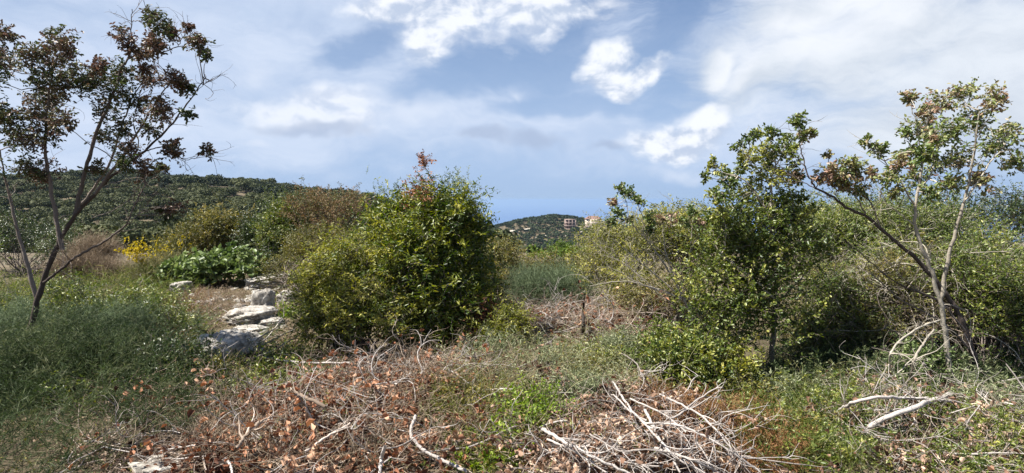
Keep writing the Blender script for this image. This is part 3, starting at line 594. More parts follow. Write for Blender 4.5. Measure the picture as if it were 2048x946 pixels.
# ------------------------------------------------------------------ the large central bush
mains = []
cb = [lobe(880, 462, 6.9, 80, 78), lobe(808, 458, 7.2, 68, 62), lobe(895, 505, 6.8, 70, 100), lobe(842, 555, 6.7, 98, 120), lobe(905, 625, 6.6, 78, 90), lobe(835, 668, 6.5, 75, 62), lobe(925, 570, 7.0, 46, 85), lobe(770, 500, 7, 48, 80)]
root = empty('climber_covered_bush', P(850, 735, 6.7) * [1, 1, 0], 'largest bush, a tall dark green mound wrapped in climbers at centre left', 'bush')
poly, lf, cc = foliage(cb, 230, 3300, .25, 14, .058, .020, csd=.10, up=.35, inner=.5, ang=.8, rough=.22)
build('foliage', [lf], M_vine, root)
poly2, lf2, _ = foliage(cb, 120, 650, .34, 13, .055, .017, csd=.1, up=.3, inner=.92, rough=.22, grav=.3)
build('climber', [lf2, tubes(poly2, taper(len(poly2), 6, .0025, .001), 3)], M_vine2, root)
sp, sr = stems_to(np.array([P(850, 735, 6.8)[0], 6.8, 0.]), cc[rng.integers(0, len(cc), 130)], .02)
build('branches', [tubes(sp, sr, 5), tubes(poly, taper(len(poly), 6, .0022, .001), 3)], M_bark, root)
# sprig with rust red leaves that stands out of its top
m_ = [branch_px([(872, 400), (868, 370), (862, 352), (850, 335)], 6.9, .008, .004)]
lp, _ = link_to(m_, np.array([P(845, 318, 6.9), P(855, 322, 6.9), P(848, 332, 6.85)])); k = rng.integers(0, 3, 34)
s_ = curl(lp[k, -1], rnd(34, 3) + [0, 0, .7], .10 * U(.6, 1.3, 34), 5, .2); tag(build('rust_sprig', [leaf_on(s_, 8, .034, .017)], M_redleaf, root), kind='stuff')
build('sprig_stem', [tubes(a, b, 5) for a, b in m_] + [tubes(lp, taper(3, 9, .003, .002), 3), tubes(s_, taper(34, 5, .002, .001), 3)], M_bark, root)
_, lf3, _ = foliage([lobe(838, 388, 6.7, 22, 22)], 12, 90, .14, 8, .035, .015); tag(build('rust_patch', [lf3], M_redleaf, root), kind='stuff')
q_, lf4, _ = foliage([lobe(800, 385, 7.1, 14, 22), lobe(757, 395, 7.2, 16, 16), lobe(905, 385, 6.9, 30, 14)], 26, 90, .14, 10, .04, .01, up=1.0); build('top_shoots', [lf4, tubes(q_, taper(len(q_), 6, .002, .001), 3)], M_lentisk, root)

lb = [lobe(700, 565, 6.5, 80, 70), lobe(655, 610, 6.4, 62, 68), lobe(722, 640, 6.2, 85, 72), lobe(660, 665, 6.2, 62, 50), lobe(760, 560, 6.5, 40, 60)]
root = empty('climber_covered_bush', P(690, 730, 6.3) * [1, 1, 0], 'lower yellow green climber bush leaning on the left flank of the largest bush', 'bush')
poly, lf, cc = foliage(lb, 170, 2600, .20, 13, .042, .015, csd=.09, up=.35, inner=.6, grav=.25, rough=.22)
build('foliage', [lf], M_vine2, root)
poly2, lf2, _ = foliage(lb, 80, 450, .24, 12, .045, .016, inner=.5); build('inner_foliage', [lf2], M_lentisk, root)
sp, sr = stems_to(np.array([P(700, 730, 6.4)[0], 6.4, 0.]), cc[rng.integers(0, len(cc), 110)], .012)
build('branches', [tubes(sp, sr, 4), tubes(poly, taper(len(poly), 6, .0022, .001), 3)], M_bark, root)
# bare tendrils that hang out of both bushes
def tendrils(n, lobes_, L, r=.002, m=M_palebark, name='tendrils', parent=None, wob=.3, grav=.25):
    cc_, cd_ = clumps(lobes_, n, .95, .1); k = cd_[:, 1] < .3; cc_, cd_ = cc_[k], cd_[k]
    p = curl(cc_, cd_ + rnd(len(cc_), 3) * .7, L * U(.5, 1.3, len(cc_)), 14, wob, grav)
    p[:, :, 2] = np.maximum(p[:, :, 2], h(p[:, :, 0], p[:, :, 1]) + .02)
    q, d, _ = children(p, taper(len(p), 14, r, r * .5), 3); q2 = curl(q, d, U(.05, .25, len(q)), 7, .35)
    return build(name, [tubes(p, taper(len(p), 14, r, r * .4), 3), tubes(q2, taper(len(q2), 7, r * .6, r * .3), 3)], m, parent)
tendrils(90, lb, .5, .0022, M_greenstem, 'tendrils', root)
tendrils(70, [lobe(720, 690, 6.1, 130, 45), lobe(830, 690, 6.2, 90, 50)], .55, .003, M_dead, 'dead_twigs', root, wob=.4)

# ------------------------------------------------------------------ right half: thickets behind, then trees
S('thicket', 'pale twiggy thicket with thin leaves right of the gap to the sea', 'shrub', [lobe(1225, 500, 9, 62, 50), lobe(1290, 510, 8.6, 75, 66), lobe(1200, 550, 8.6, 48, 55), lobe(1260, 580, 8.2, 60, 50)], M_vine2, 150, 1700, .22, 9, .036, .016, csd=.12, nstem=90, stem_r=.009, bark=M_lbark, arms=40)
S('mastic_shrub', 'green and yellowish shrub behind the slim sapling', 'shrub', [lobe(1370, 505, 8.8, 80, 76), lobe(1330, 478, 9.4, 60, 46), lobe(1410, 480, 9.4, 60, 60)], M_vine2, 160, 2300, .2, 12, .042, .018, csd=.11, bark=M_lbark, arms=22)
S('evergreen_shrub', 'dark shrub at the foot of the slim sapling', 'shrub', [lobe(1330, 610, 7.6, 80, 55), lobe(1270, 620, 7.9, 60, 45)], M_olive, 90, 900, .24, 10, .038, .016, nstem=70, bark=M_dead)
S('thicket', 'mid green thicket behind and right of the grey trunked tree', 'shrub', [lobe(1660, 500, 8, 80, 76), lobe(1720, 505, 8.2, 80, 76), lobe(1690, 460, 9.3, 100, 56), lobe(1610, 460, 9.2, 60, 60)], M_lentisk, 190, 2900, .2, 12, .040, .018, csd=.12, bark=M_lbark, arms=24)
S('thicket', 'olive thicket below the leaning limb at right', 'shrub', [lobe(1800, 485, 8, 85, 72), lobe(1870, 500, 7.6, 85, 80), lobe(1790, 560, 7.2, 90, 66)], M_lentisk, 190, 3000, .26, 11, .040, .017, csd=.12, nstem=90, bark=M_lbark)
S('evergreen_shrub', 'dark evergreen thicket on the skyline at far right', 'shrub', [lobe(1760, 445, 12.5, 90, 34), lobe(1860, 455, 12, 110, 42), lobe(1990, 455, 11, 110, 50)], M_oak, 120, 1500, .32, 12, .05, .024, csd=.15)
S('thicket', 'shaded green undergrowth right of the grey trunk', 'shrub', [lobe(1680, 600, 6.8, 75, 60), lobe(1640, 680, 6.4, 65, 60), lobe(1730, 690, 6.4, 80, 66)], M_olive, 130, 2300, .22, 11, .035, .010, csd=.1, up=.6, nstem=60, bark=M_bark)
S('dry_shrub', 'brown leafless twiggy shrub at right above the bare branches', 'shrub', [lobe(1790, 640, 6.3, 75, 45), lobe(1850, 670, 6.0, 70, 60)], M_olive, 90, 700, .24, 4, .025, .010, nstem=130, stem_r=.008, tw=.0028, bark=M_dead, csd=.12)
S('thicket', 'mixed green thicket closing the right edge of the clearing', 'shrub', [lobe(1960, 560, 6.8, 90, 80), lobe(2030, 620, 6.2, 90, 100), lobe(1930, 660, 6.6, 60, 60)], M_lentisk, 150, 2000, .26, 12, .042, .018, csd=.11, bark=M_lbark)

S('thicket', 'dark thicket with bare stems just right of the grey trunk', 'shrub', [lobe(1660, 610, 6.3, 60, 70), lobe(1625, 690, 6.1, 45, 60), lobe(1700, 680, 6.2, 60, 66)], M_lentisk, 110, 1500, .22, 11, .036, .014, csd=.1, arms=26)
S('thicket', 'twiggy green thicket behind the pale crooked limbs', 'shrub', [lobe(1780, 600, 6.2, 70, 66), lobe(1840, 560, 6.4, 70, 60), lobe(1790, 690, 6.0, 70, 50)], M_olive, 110, 1300, .22, 10, .036, .014, csd=.1, arms=44, armm=M_lbark)
S('thicket', 'dense green thicket in front of the far right edge', 'shrub', [lobe(1930, 590, 5.9, 80, 80), lobe(2010, 640, 5.6, 80, 90)], M_lentisk, 110, 1500, .22, 11, .038, .016, csd=.1, arms=20)

S('thicket', 'olive thicket outside the right edge beyond the tall tree', 'shrub', [lobe(2180, 560, 7.5, 120, 100), lobe(2330, 580, 7.5, 110, 90)], M_olive, 110, 1500, .26, 11, .045, .02, csd=.13)
S('thicket', 'dark evergreen thicket outside the right edge further back', 'shrub', [lobe(2150, 480, 13, 130, 60), lobe(2330, 480, 13, 130, 60)], M_oak, 110, 1400, .3, 11, .055, .028, csd=.15)
S('thicket', 'green thicket outside the left edge beside the tall sparse tree', 'shrub', [lobe(-120, 560, 8.5, 120, 90), lobe(-250, 580, 8.5, 110, 90)], M_lentisk, 110, 1400, .26, 11, .045, .02, csd=.13)

# grey trunked tree
Y1 = 5.6
mn = [branch_px([(1541, 792), (1543, 740), (1545, 690), (1549, 640), (1552, 590), (1551, 540), (1546, 490), (1543, 455)], Y1, .030, .017),
      branch_px([(1543, 455), (1542, 420), (1543, 385), (1542, 355), (1552, 330), (1562, 312), (1570, 295)], Y1, .016, .005),
      branch_px([(1543, 455), (1530, 415), (1512, 390), (1492, 362), (1470, 350)], Y1 - .05, .013, .004),
      branch_px([(1543, 385), (1538, 368), (1520, 345), (1505, 330), (1494, 322)], Y1 + .05, .009, .003),
      branch_px([(1552, 330), (1548, 315), (1545, 300)], Y1, .006, .003),
      branch_px([(1551, 540), (1530, 500), (1500, 450), (1470, 420), (1440, 400)], Y1 + .2, .014, .004),
      branch_px([(1549, 560), (1575, 500), (1590, 450), (1585, 400), (1575, 360)], Y1 + .15, .012, .004),
      branch_px([(1550, 600), (1510, 560), (1470, 530), (1440, 510)], Y1 - .15, .012, .004),
      branch_px([(1552, 610), (1590, 570), (1620, 540)], Y1 + .1, .012, .004)]
cl = [(1500, 270, 11), (1518, 262, 15), (1545, 262, 15), (1574, 275, 20), (1480, 292, 12), (1500, 305, 20), (1530, 295, 24), (1560, 295, 22), (1430, 328, 14), (1450, 345, 18), (1482, 328, 18), (1425, 385, 13),
      (1452, 385, 20), (1465, 358, 16), (1520, 340, 28), (1560, 345, 24), (1588, 330, 13), (1600, 355, 10), (1480, 410, 26), (1440, 415, 18), (1530, 400, 28), (1572, 395, 22), (1590, 300, 12), (1540, 320, 22), (1500, 375, 24), (1555, 435, 24), (1590, 430, 18), (1450, 445, 22)]
rr = cluster_tree('tree', 'tree with a bare grey trunk and airy crown, right of centre', 'tree', mn, cl + [(1415, 350, 10), (1435, 470, 24), (1620, 470, 20), (1610, 420, 14), (1420, 430, 14), (1480, 470, 26), (1600, 390, 12)], Y1, M_lentisk, M_lbark, L=.035, Wd=.021, per=1.3, dj=.16, spur=3)
poly, lf, cc = foliage([lobe(1470, 500, 5.7, 62, 62), lobe(1560, 520, 5.6, 70, 70), lobe(1500, 595, 5.5, 90, 80), lobe(1590, 600, 5.6, 45, 55), lobe(1430, 590, 5.6, 55, 55), lobe(1540, 650, 5.5, 60, 40), lobe(1440, 640, 5.6, 50, 35), lobe(1530, 470, 5.7, 90, 45), lobe(1610, 520, 5.7, 45, 55)], 130, 1750, .18, 11, .034, .020, shape='round', csd=.12, inner=.4, rough=.38)
build('lower_crown', [lf], M_lentisk, rr); build('lower_twigs', [tubes(poly, taper(len(poly), 6, .002, .001), 3)], M_bark, rr)

# slim sapling
mn = [branch_px([(1385, 640), (1365, 590), (1340, 545), (1312, 505), (1290, 475), (1268, 455), (1256, 430), (1252, 400), (1248, 385)], 7, .012, .003),
      branch_px([(1285, 470), (1288, 440), (1278, 415), (1272, 395)], 7, .006, .002), branch_px([(1380, 625), (1350, 560), (1330, 500), (1325, 455), (1330, 430)], 7.05, .010, .003),
      branch_px([(1380, 620), (1375, 560), (1380, 500), (1385, 450), (1390, 425)], 7.1, .010, .003), branch_px([(1268, 455), (1240, 440), (1222, 442)], 7, .004, .002),
      branch_px([(1380, 608), (1330, 582), (1250, 560), (1180, 572)], 7.1, .009, .003), branch_px([(1372, 602), (1300, 540), (1225, 478)], 7, .009, .003), branch_px([(1375, 595), (1340, 520), (1280, 462)], 6.9, .008, .002), branch_px([(1374, 600), (1290, 572), (1212, 530)], 7, .008, .002), branch_px([(1380, 620), (1330, 600), (1290, 560), (1240, 520), (1200, 510)], 7.2, .008, .002), branch_px([(1378, 600), (1360, 540), (1352, 480), (1340, 450)], 7, .007, .002)]
cl = [(1240, 376, 11), (1262, 383, 14), (1282, 400, 9), (1225, 400, 8), (1240, 420, 13), (1258, 436, 8), (1220, 442, 8), (1302, 430, 15), (1322, 432, 12), (1345, 430, 12), (1385, 420, 10), (1368, 442, 12), (1402, 445, 12), (1300, 455, 10)]
cluster_tree('sapling', 'slim sapling with leaf tufts on thin stems against the sea', 'tree', mn, cl, 7, M_pist, M_lbark, L=.036, Wd=.022, per=1.9, dj=.1, spur=7)

# leaning tree at right
Y2 = 5.3
mn = [branch_px([(1965, 790), (1945, 700), (1915, 620), (1870, 560), (1830, 515), (1795, 487), (1760, 455), (1730, 430), (1700, 420), (1665, 392), (1630, 376)], Y2, .028, .009),
      branch_px([(1630, 376), (1612, 340), (1603, 300), (1598, 262), (1595, 245)], Y2, .008, .003), branch_px([(1630, 376), (1600, 360), (1580, 350)], Y2, .005, .002),
      branch_px([(1730, 430), (1718, 400), (1695, 380), (1670, 378), (1650, 355)], Y2, .007, .003), branch_px([(1760, 455), (1740, 400), (1700, 378), (1690, 350)], Y2 + .1, .007, .003),
      branch_px([(1915, 620), (1850, 590), (1780, 560), (1720, 505), (1688, 480)], Y2 + .1, .010, .003), branch_px([(1945, 700), (1880, 640), (1800, 600), (1740, 545), (1700, 530)], Y2, .010, .003), branch_px([(1930, 660), (1880, 600), (1830, 580), (1770, 520)], Y2 - .1, .008, .003)]
cl = [(1595, 240, 15, .4), (1624, 262, 10, .7), (1608, 268, 10, .4), (1655, 307, 8, .8), (1665, 337, 17, .85), (1692, 325, 20, .55), (1715, 333, 18, .6), (1745, 345, 13, .8), (1640, 352, 12, .9), (1695, 352, 20, .75), (1720, 378, 14, .5), (1675, 360, 14, .8), (1590, 350, 12, .8)]
cluster_tree('tree', 'leaning tree whose dark limb rises leftward to a single tuft', 'tree', mn, cl, Y2, M_pist, M_bark, L=.034, Wd=.02, per=1.8, dj=.1, spur=6)
Y3 = 5.0
mn = [branch_px([(1905, 800), (1895, 690), (1880, 600), (1862, 540), (1840, 490), (1829, 450), (1832, 400), (1845, 330), (1850, 270), (1858, 220)], Y3, .024, .006),
      branch_px([(1832, 420), (1800, 360), (1775, 330), (1745, 300)], Y3, .008, .003), branch_px([(1880, 600), (1900, 500), (1930, 400), (1950, 300), (1960, 220)], Y3, .018, .005),
      branch_px([(1845, 330), (1835, 260), (1822, 210)], Y3, .006, .003), branch_px([(1836, 380), (1862, 350), (1880, 280)], Y3, .009, .003), branch_px([(1829, 450), (1790, 420), (1760, 400)], Y3, .006, .002),
      branch_px([(1930, 400), (1970, 340), (2010, 290)], Y3, .01, .003)]
cl = [(1820, 190, 15, .7), (1735, 282, 13, .45), (1760, 296, 14, .45), (1780, 346, 18, .5), (1820, 255, 18, .4), (1852, 215, 20, .85), (1852, 250, 20, .45), (1848, 300, 24, .3), (1800, 320, 18, .85), (1830, 350, 20, .4), (1860, 380, 16, .3), (1790, 375, 12, .6), (1880, 200, 25, .7), (1900, 250, 28, .4), (1930, 180, 28, .6), (1960, 230, 30, .5), (1990, 290, 28, .4), (1920, 310, 30, .6), (1960, 350, 25, .7), (2015, 260, 25, .6), (1900, 360, 22, .5), (1985, 190, 24, .8), (2030, 320, 22, .5), (1815, 300, 16, .5), (1875, 320, 22, .5), (1865, 270, 20, .8)]
cluster_tree('tree', 'tall tree with reddish tufts and pale forked trunk at the right edge', 'tree', mn, cl, Y3, M_pist, M_lbark, L=.034, Wd=.02, per=1.6, dj=.22, spur=5)

# tall sparse tree at left
Y4 = 5.8
mn = [branch_px([(40, 800), (52, 700), (75, 600), (110, 500), (150, 430), (190, 388), (215, 358), (250, 332), (290, 302), (330, 262), (360, 228), (385, 195), (402, 172), (412, 153)], Y4, .034, .004),
      branch_px([(150, 430), (168, 350), (190, 270), (225, 190), (250, 118), (280, 108), (290, 102), (325, 108), (357, 91), (395, 98)], Y4 + .1, .022, .003),
      branch_px([(250, 130), (262, 100), (263, 60), (264, 18)], Y4 + .1, .008, .003), branch_px([(263, 42), (280, 42), (296, 38)], Y4 + .1, .004, .003), branch_px([(357, 91), (352, 75), (345, 62)], Y4 + .1, .004, .002), branch_px([(357, 91), (365, 75), (377, 62)], Y4 + .1, .004, .002),
      branch_px([(190, 388), (240, 320), (290, 240), (320, 190), (345, 160)], Y4 - .1, .016, .004), branch_px([(290, 302), (330, 290), (370, 322), (395, 316), (412, 300)], Y4, .006, .002), branch_px([(358, 192), (385, 190), (405, 172), (418, 160)], Y4, .004, .002),
      branch_px([(125, 500), (105, 400), (90, 300), (95, 200), (110, 120)], Y4, .022, .005), branch_px([(150, 430), (220, 330), (240, 260), (270, 180), (300, 150)], Y4 + .25, .016, .004), branch_px([(75, 600), (40, 480), (15, 380), (0, 300)], Y4 + .1, .022, .006), branch_px([(250, 332), (280, 300), (265, 240), (285, 170), (320, 100)], Y4 + .15, .007, .002),
      branch_px([(150, 515), (185, 496), (225, 472), (256, 448), (264, 420), (276, 398), (290, 372), (288, 350), (300, 330), (310, 318)], Y4 - .3, .011, .004), branch_px([(88, 565), (150, 515)], Y4 - .2, .014, .011), branch_px([(256, 448), (280, 425), (297, 410), (292, 392), (285, 380)], Y4 - .3, .004, .002), branch_px([(183, 436), (230, 420), (260, 398), (300, 345)], Y4 - .2, .004, .002)]
cl = [(300, 25, 17, .35), (320, 40, 18, .3), (335, 55, 14, .35), (345, 63, 12, .8), (376, 50, 9, .85), (395, 80, 18, .6), (405, 95, 12, .4), (414, 108, 8, .2), (243, 68, 18, .75), (262, 92, 14, .8), (300, 78, 20, .75), (312, 88, 18, .7), (285, 100, 16, .7), (198, 128, 20, .75),
      (222, 150, 32, .3), (240, 170, 30, .3), (250, 135, 18, .2), (290, 135, 16, .8), (300, 155, 18, .75), (348, 150, 20, .75), (365, 165, 18, .6), (375, 172, 12, .3), (378, 222, 13, .15), (414, 298, 12, .6), (320, 205, 24, .7), (322, 225, 18, .7), (240, 250, 24, .4), (262, 300, 26, .75),
      (246, 322, 18, .2), (340, 300, 20, .65), (350, 288, 16, .7), (325, 332, 14, .5), (205, 270, 20, .4), (190, 330, 16, .5), (290, 335, 20, .65), (275, 200, 22, .5), (300, 250, 18, .5), (210, 210, 24, .5), (335, 425, 17, .1), (350, 408, 16, .8), (320, 412, 12, .3)]
cl += [(float(a), float(b), 26., float(c_)) for a, b, c_ in zip(U(-30, 185, 26), U(60, 350, 26), U(.1, .8, 26))]
cluster_tree('tree', 'tall sparse tree with reddish brown leaf clusters at left against the sky', 'tree', mn, cl, Y4, M_pistd, M_bark, L=.036, Wd=.019, per=1.75, dj=.25, spur=8)

# low leafy bush right of the middle brush pile
bl_ = [lobe(1345, 715, 5.5, 52, 42), lobe(1400, 750, 5.1, 75, 52), lobe(1440, 790, 4.9, 55, 42), lobe(1330, 700, 5.7, 40, 42), lobe(1460, 740, 5.3, 45, 45)]
root = S('mastic_bush', 'low bush of glossy yellowish leaves in front of the grey trunk', 'bush', bl_, M_lentisk, 90, 1200, .17, 12, .036, .019, shape='round', csd=.08, nstem=60, rough=.4)
_, lf, _ = foliage(bl_, 60, 320, .16, 10, .034, .018, inner=.8, rough=.4, shape='round'); build('young_leaves', [lf], M_vine2, root)
S('small_bush', 'small green bush at the right foot of the largest bush', 'bush', [lobe(1030, 655, 6.3, 48, 36), lobe(1005, 685, 6.2, 50, 26)], M_vine2, 60, 800, .17, 11, .036, .014, csd=.06)
S('dry_shrub', 'rust leaved dead shrub in shade beside the largest bush', 'shrub', [lobe(960, 660, 6.5, 35, 48), lobe(945, 700, 6.4, 30, 30)], M_redleaf, 40, 330, .18, 8, .04, .02, bark=M_dkbark)

# ------------------------------------------------------------------ limestone
rock(503, 578, 543, 634, 'upright dark sided limestone block with a white top', depth=.12, seed=3, cut=.86)
rock(458, 618, 522, 648, 'flat white limestone slab left of the upright block', depth=.30, seed=5, cut=.8, dz=-.02)
rock(396, 676, 474, 744, 'large pitted limestone outcrop beside the path', depth=.24, seed=7)
rock(445, 676, 508, 730, 'rounded limestone boulder at the right end of the outcrop', depth=.22, seed=8)
rock(345, 566, 372, 590, 'small pale rock at the edge of the broad leaved bush', depth=.15, seed=9)
rock(495, 556, 548, 574, 'long grey slab behind the upright block', depth=.4, seed=10)
rock(290, 915, 345, 950, 'pale pink limestone at the bottom left edge of the brush pile', depth=.12, seed=12, dz=-.04)
rock(560, 583, 600, 610, 'rough grey stone right of the upright block', depth=.14, seed=14)
for i, (a, b, c_, d_, l) in enumerate([(505, 640, 560, 655, 'flat broken stone just below the upright block'), (470, 655, 520, 668, 'thin flat stone lying midway along the rocky path')]): rock(a, b, c_, d_, l, depth=.14, seed=20 + i)

# ------------------------------------------------------------------ ground cover
BARE = [(450, 735, 62, 40), (525, 630, 34, 30), (490, 650, 46, 22), (515, 575, 36, 16), (358, 590, 22, 16), (540, 660, 40, 14), (495, 680, 40, 14), (318, 940, 45, 34)]
def region(N, ells, Y0=2.4, Y1=16, edge=.25):
    out = []; tot = 0
    while tot < N:
        y = U(Y0, Y1, 60000); x = U(-1.35, 1.35, 60000) * y; z = h(x, y); a, b = proj(np.stack([x, y, z], -1))
        m = np.full(len(y), -9.)
        for cx, cy, rx, ry in ells: m = np.maximum(m, 1 - np.hypot((a - cx) / rx, (b - cy) / ry))
        k = (m > U(-edge, edge, len(y)))
        for cx, cy, rx, ry in BARE: k &= ~((((a - cx) / rx) ** 2 + ((b - cy) / ry) ** 2 < 1) & (U(0, 1, len(y)) < .88))
        pass; out.append(np.stack([x, y, z], -1)[k]); tot += k.sum()
    return np.concatenate(out)[:N]
def herb(name, label, cat, reg, N, H, nleaf, L, Wd, m, stem=.0015, up=1.0, lean=.5, K=6, wob=.12, grav=.25, t0=.1, ang=.7, shape='lance', smat=None, tone=None, sub=0, Y0=2.4, Y1=16):
    p = region(N, reg, Y0, Y1); cell = np.sin(p[:, 0] * 3.1 + np.sin(p[:, 1] * 2.3)) * np.sin(p[:, 1] * 3.7 + p[:, 0])
    poly = curl(p - [0, 0, .02], rnd(N, 3) * lean + [0, 0, up], H * U(.4, 1.25, N) * (1 + .35 * cell), K, wob, grav)
    poly[:, :, 2] = np.maximum(poly[:, :, 2], h(poly[:, :, 0], poly[:, :, 1]) - .01)
    v = np.clip(.5 + .22 * cell + .2 * rnd(N), 0, 1); st = [tubes(poly, taper(N, K, stem, stem * .5), 3, v)]
    src = poly
    if sub:
        q, d, _ = children(poly, taper(N, K, stem, stem * .5), sub, .25, 1, .7); src = curl(q, d, np.repeat(H * U(.15, .4, N), sub), 5, .15, 0); v2 = np.repeat(v, sub)
        st.append(tubes(src, taper(len(src), 5, stem * .6, stem * .3), 3, v2)); lf = leaf_on(src, nleaf, L, Wd, t0=t0, ang=ang, var=v2, shape=shape)
    else: lf = leaf_on(src, nleaf, L, Wd, t0=t0, ang=ang, var=v, shape=shape)
    if smat: return [tag(build(name, [lf], m), label, cat, kind='stuff'), tag(build(name + '_stems', st, smat), label + ', its stalks', cat, kind='stuff')]
    return [tag(build(name, [lf] + st, m), label, cat, kind='stuff')]
ALL = [(1024, 780, 2000, 330)]
# low mixed cover everywhere
herb('grass', 'short mixed green grass across the clearing', 'grass', [(1500, 780, 1250, 320)], 17000, .11, 3, .07, .005, M_grass, lean=.9)
herb('weeds', 'small leafy green weeds across the clearing', 'weeds', ALL, 11000, .12, 7, .022, .012, M_olive, lean=.8, shape='lance')
herb('straw', 'dry straw and dead stalks lying over the clearing', 'straw', ALL, 16000, .22, 2, .05, .003, M_straw, lean=1.6, up=.3, wob=.3)
# left
herb('fennel', 'feathery dark green fennel filling the lower left', 'fennel', [(260, 800, 150, 140), (60, 800, 230, 200), (370, 840, 80, 60), (230, 670, 90, 50)], 1300, .50, 8, .055, .0045, M_fennel, sub=5, lean=.65, ang=.6, Y1=8)
herb('tangled_stems', 'pale bare stems tangled through the left slope', 'weeds', [(260, 780, 170, 140), (420, 760, 140, 60), (60, 800, 220, 160)], 500, .5, 3, .03, .008, M_greenstem, lean=1.3, up=.6, wob=.3, K=10, grav=.4)
herb('creeper', 'green leafy creepers on the slope below the rocks', 'weeds', [(330, 700, 110, 45), (470, 780, 130, 40), (560, 740, 90, 45), (300, 650, 120, 40)], 2200, .26, 11, .035, .016, M_lentisk, lean=.9)
herb('tall_grass', 'pale green tall grass in front of the yellow blossom', 'grass', [(300, 590, 90, 26), (240, 620, 80, 26), (130, 610, 120, 40), (0, 620, 120, 40)], 2600, .38, 4, .16, .006, M_grass, lean=.5, Y0=7)
herb('dry_weeds', 'brown and pinkish dry weeds along the rocky path', 'weeds', [(420, 605, 100, 26), (350, 630, 60, 26), (560, 610, 50, 20), (460, 640, 60, 26), (580, 680, 60, 30)], 2600, .17, 8, .02, .006, M_tan, lean=.9, sub=3, Y0=6)
herb('dry_weeds', 'rust coloured dry weeds left of the rocky path', 'weeds', [(370, 625, 48, 22), (330, 700, 40, 20)], 500, .24, 8, .02, .006, M_rust, lean=.7, sub=3, Y0=6)
herb('grey_scrub', 'silvery grey low scrub on the left slope', 'weeds', [(350, 665, 60, 24), (260, 650, 80, 24), (520, 670, 50, 20)], 800, .25, 8, .022, .005, M_broom, sub=4, Y0=5)
# middle
herb('long_stems', 'long arching pale stems over the tangled climbers', 'creeper', [(1110, 770, 190, 80), (1000, 720, 90, 40), (1000, 860, 120, 60)], 260, .75, 4, .03, .010, M_tangle, lean=1.2, up=.7, wob=.22, K=12, grav=.5, stem=.0026, smat=M_greenstem)
herb('tangle', 'grey green tangled climbers between the brush piles', 'creeper', [(1110, 760, 190, 70), (1200, 720, 90, 30), (1010, 720, 80, 40), (1150, 690, 60, 20)], 6000, .42, 10, .028, .009, M_tangle, lean=1.2, up=.55, wob=.3, K=10, grav=.5, smat=M_greenstem)
herb('leafy_cover', 'olive green leafy cover in the middle of the foreground', 'weeds', [(960, 860, 110, 70), (1080, 850, 110, 50), (1180, 740, 60, 25), (900, 820, 60, 50)], 2600, .20, 10, .026, .010, M_olive, lean=.8, Y1=8)
herb('leafy_cover', 'fresh lime green shoots near the bottom centre', 'weeds', [(1052, 845, 24, 20), (1025, 905, 50, 26), (960, 930, 40, 20), (745, 728, 30, 8), (565, 625, 26, 16), (545, 600, 18, 10)], 420, .11, 9, .032, .020, M_lime, shape='round')
herb('grass', 'yellowish fine grass in front of the climbers', 'grass', [(950, 840, 110, 70), (1090, 820, 110, 40)], 2600, .15, 3, .08, .004, M_grass, lean=.7)
# right
herb('dry_weeds', 'orange brown dry weeds below the glossy bush', 'weeds', [(1330, 810, 60, 34), (1430, 870, 110, 50), (1500, 920, 120, 40)], 2600, .20, 8, .022, .005, M_rust, lean=.7, sub=4, Y1=6)
herb('leafy_cover', 'soft green leafy herbs across the lower right', 'weeds', [(1600, 860, 130, 70), (1700, 880, 180, 70), (1560, 830, 70, 40), (1950, 880, 160, 90)], 1700, .24, 9, .028, .013, M_lentisk, lean=.8, Y1=7, sub=2)
herb('tangle', 'pale green tangled stems over the lower right', 'creeper', [(1600, 840, 150, 60), (1680, 880, 200, 60), (1760, 780, 120, 50), (1950, 860, 160, 80)], 2600, .36, 8, .026, .010, M_tangle, lean=1.2, up=.55, wob=.28, K=10, grav=.45, smat=M_greenstem, Y1=7)
herb('tangle', 'dry tangled stems below the right hand thickets', 'creeper', [(1720, 720, 160, 60), (1850, 700, 160, 80), (1620, 740, 60, 30)], 900, .6, 3, .024, .007, M_dead, lean=1.0, up=.8, wob=.3, K=10, grav=.4)
herb('grass', 'pale green grass across the lower right', 'grass', [(1650, 850, 200, 60), (1580, 900, 150, 50)], 2600, .20, 4, .10, .004, M_grass, lean=.7)
herb('undergrowth', 'dim green undergrowth below the right hand thickets', 'weeds', [(1700, 740, 140, 50), (1560, 770, 60, 20), (1900, 740, 150, 60)], 2400, .30, 10, .03, .008, M_fennel, lean=.7, sub=3)
herb('undergrowth', 'dim green undergrowth beneath the central bushes', 'weeds', [(620, 745, 130, 26), (900, 725, 110, 20)], 1600, .16, 10, .026, .011, M_vine, lean=.8)

herb('weeds', 'green weeds growing up through the left brush pile', 'weeds', [(640, 850, 190, 80), (780, 900, 120, 50)], 420, .20, 9, .030, .013, M_lentisk, lean=.8, Y1=7)
herb('weeds', 'green weeds growing up through the lower right brush pile', 'weeds', [(1260, 870, 150, 70)], 300, .20, 9, .032, .015, M_lentisk, lean=.8, Y1=7)
cube_ = crown(1, 1, 1, 1, 1, .5); e8 = np.array([[x, y, z] for z in (-.5, .6) for y in (-.8, .7) for x in (-1, .9)]) + np.random.default_rng(4).normal(size=(8, 3)) * .14; fq = np.array([[0, 2, 3, 1], [4, 5, 7, 6], [0, 1, 5, 4], [2, 6, 7, 3], [0, 4, 6, 2], [1, 3, 7, 5]])
BARE_ = BARE; BARE = []; rp = region(210, [(450, 740, 75, 30), (530, 640, 44, 22), (500, 675, 50, 26), (515, 575, 50, 14), (370, 592, 30, 12), (560, 610, 40, 18), (470, 600, 70, 18), (318, 930, 50, 24)], 3, 14, .2); BARE = BARE_
